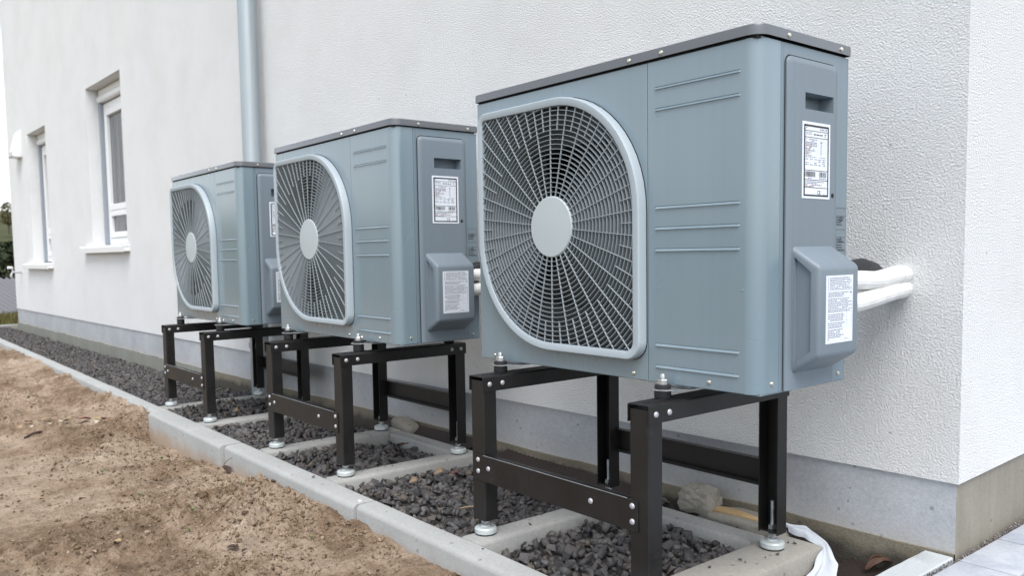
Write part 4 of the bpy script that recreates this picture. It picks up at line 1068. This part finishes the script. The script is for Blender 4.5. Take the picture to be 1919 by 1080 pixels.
# clods on the soil
rng = random.Random(21); items = []
for _ in range(21000):
    x = rng.uniform(-5.5, .9) if rng.random() < .35 else rng.uniform(-2.6, .6); y = -.26-abs(rng.gauss(0, .55))
    if y < -2: continue
    dens = (.5+.5*max(-1, min(1, 2.2*fbm(x+31, y, 1.3, 4)+.25)))**2
    if rng.random() > .10+dens*.9: continue
    s = min(.026, rng.lognormvariate(math.log(.0085), .5)); items.append((rng.randrange(40), (x, y, soil_h(x, y)+s*.12), s*np.array([1.1, 1, 1.1]), rand_rot(rng)))
a = NT('clod_soil', .95, 0, .15)
a.color(a.mix(a.ramp(a.noise(90, 4, .7), [(.3, .6), (.6, 0)]), a.ramp(a.island(), [(0, (.13, .088, .055)), (.6, (.27, .192, .124)), (1, (.43, .335, .24))]), (.09, .06, .04))).bump(a.noise(160, 4, .7), .8, .006)
tag(scatter('soil_clods', items, a.m), kind='stuff')

# ------------------------------------------------------------------ far background at the left edge
def neighbour():
    T = thing('neighbour_house', (-27.5, 2.6, -4.4), 'low neighbouring building with ribbed grey roof seen below at the far left', 'building', None, R(20))
    G().box(-5, 0, -7, 7, 0, 3.05).build('wall', M['nwall'], T, 0)
    g = G(); g.add([(.35, -7.3, 3.15), (.35, 7.3, 3.15), (-2.6, 7.3, 4.12), (-2.6, -7.3, 4.12), (-5.5, 7.3, 3.15), (-5.5, -7.3, 3.15)], [(0, 1, 2, 3), (3, 2, 4, 5)])
    g.add([(.35, -7.3, 3.08), (.35, 7.3, 3.08), (.35, 7.3, 3.15), (.35, -7.3, 3.15)], [(0, 1, 2, 3)])
    RF = g.build('roof', M['roof'], T, 0)
    rib = G().add([(.36, 0, 3.153), (.36, .09, 3.153), (-2.6, .09, 4.123), (-2.6, 0, 4.123), (.36, .045, 3.215), (-2.6, .045, 4.185)], [(0, 4, 5, 3), (4, 1, 2, 5), (0, 1, 4)]).mesh('rib', M['roof'], 0)
    y = -7.2
    while y < 7.2:
        o = link('rib', rib, RF); o.location = (0, y, 0); y += .19
neighbour()
def tree(x, y, z, h, w, mat, label, n, cat='tree', conif=False):
    T = thing('tree', (x, y, z), label, cat)
    G().tube([(0, 0, 0), (0, 0, h*.5), (0, 0, h*.95)], [w*.06, w*.04, w*.01], 8).build('trunk', M['bark'], T)
    rng = random.Random(int(x*10)); g = G()
    for _ in range(n):
        t = rng.random(); zz = h*(.12+.88*t) if conif else h*(.3+.7*t)
        rad = w*.5*((1-t)*.95+.06) if conif else w*.5*math.sqrt(max(.02, 1-(2*t-1)**2))
        a = rng.uniform(0, 6.28); rr = rad*math.sqrt(rng.random())*(1+.25*math.sin(3*a+5*t)); c = Vector((rr*math.cos(a), rr*math.sin(a), zz))
        s = h*rng.uniform(.02, .045); u = Vector((rng.gauss(0, 1), rng.gauss(0, 1), rng.gauss(0, .5))).normalized(); v = u.cross(Vector((rng.gauss(0, 1), rng.gauss(0, 1), 1))).normalized()
        g.add([c-u*s, c+v*s*.7, c+u*s, c-v*s*.7], [(0, 1, 2, 3)])
    g.build('crown', mat, T, 0)
tree(-66, 5.6, -4.3, 6.3, 4.6, M['conifer'], 'dark evergreen tree far beyond the ribbed roof, leftmost in view', 1500)
tree(-68, 8.6, -4.3, 6.0, 4.4, M['conifer'], 'dark evergreen tree beyond the ribbed roof, next to the house edge', 1500)
tree(-63, 10.6, -4.3, 5.6, 4.0, M['conifer'], 'dark evergreen tree partly hidden by the house edge', 1200)
tree(-150, 20.4, 4.6, 5.0, 2.6, M['treeleaf'], 'lone loose tree on the hill crest at the far left', 600)
# grass tufts in front of the neighbour
rng = random.Random(5); g = G()
for _ in range(6000):
    x = rng.uniform(-15.6, -11); y = rng.uniform(-.5, 1.8); h = rng.uniform(.03, .12); a = rng.uniform(0, 6.28)
    if -.66 > 0: break
    dx, dy = .008*math.cos(a), .008*math.sin(a); lx, ly = rng.gauss(0, .03), rng.gauss(0, .03)
    g.add([(x-dx, y-dy, -.67), (x+dx, y+dy, -.67), (x+lx, y+ly, -.67+h)], [(0, 1, 2)])
tag(g.build('grass', foliage('grass_blade', (.12, .105, .035)), None, 0), kind='stuff')
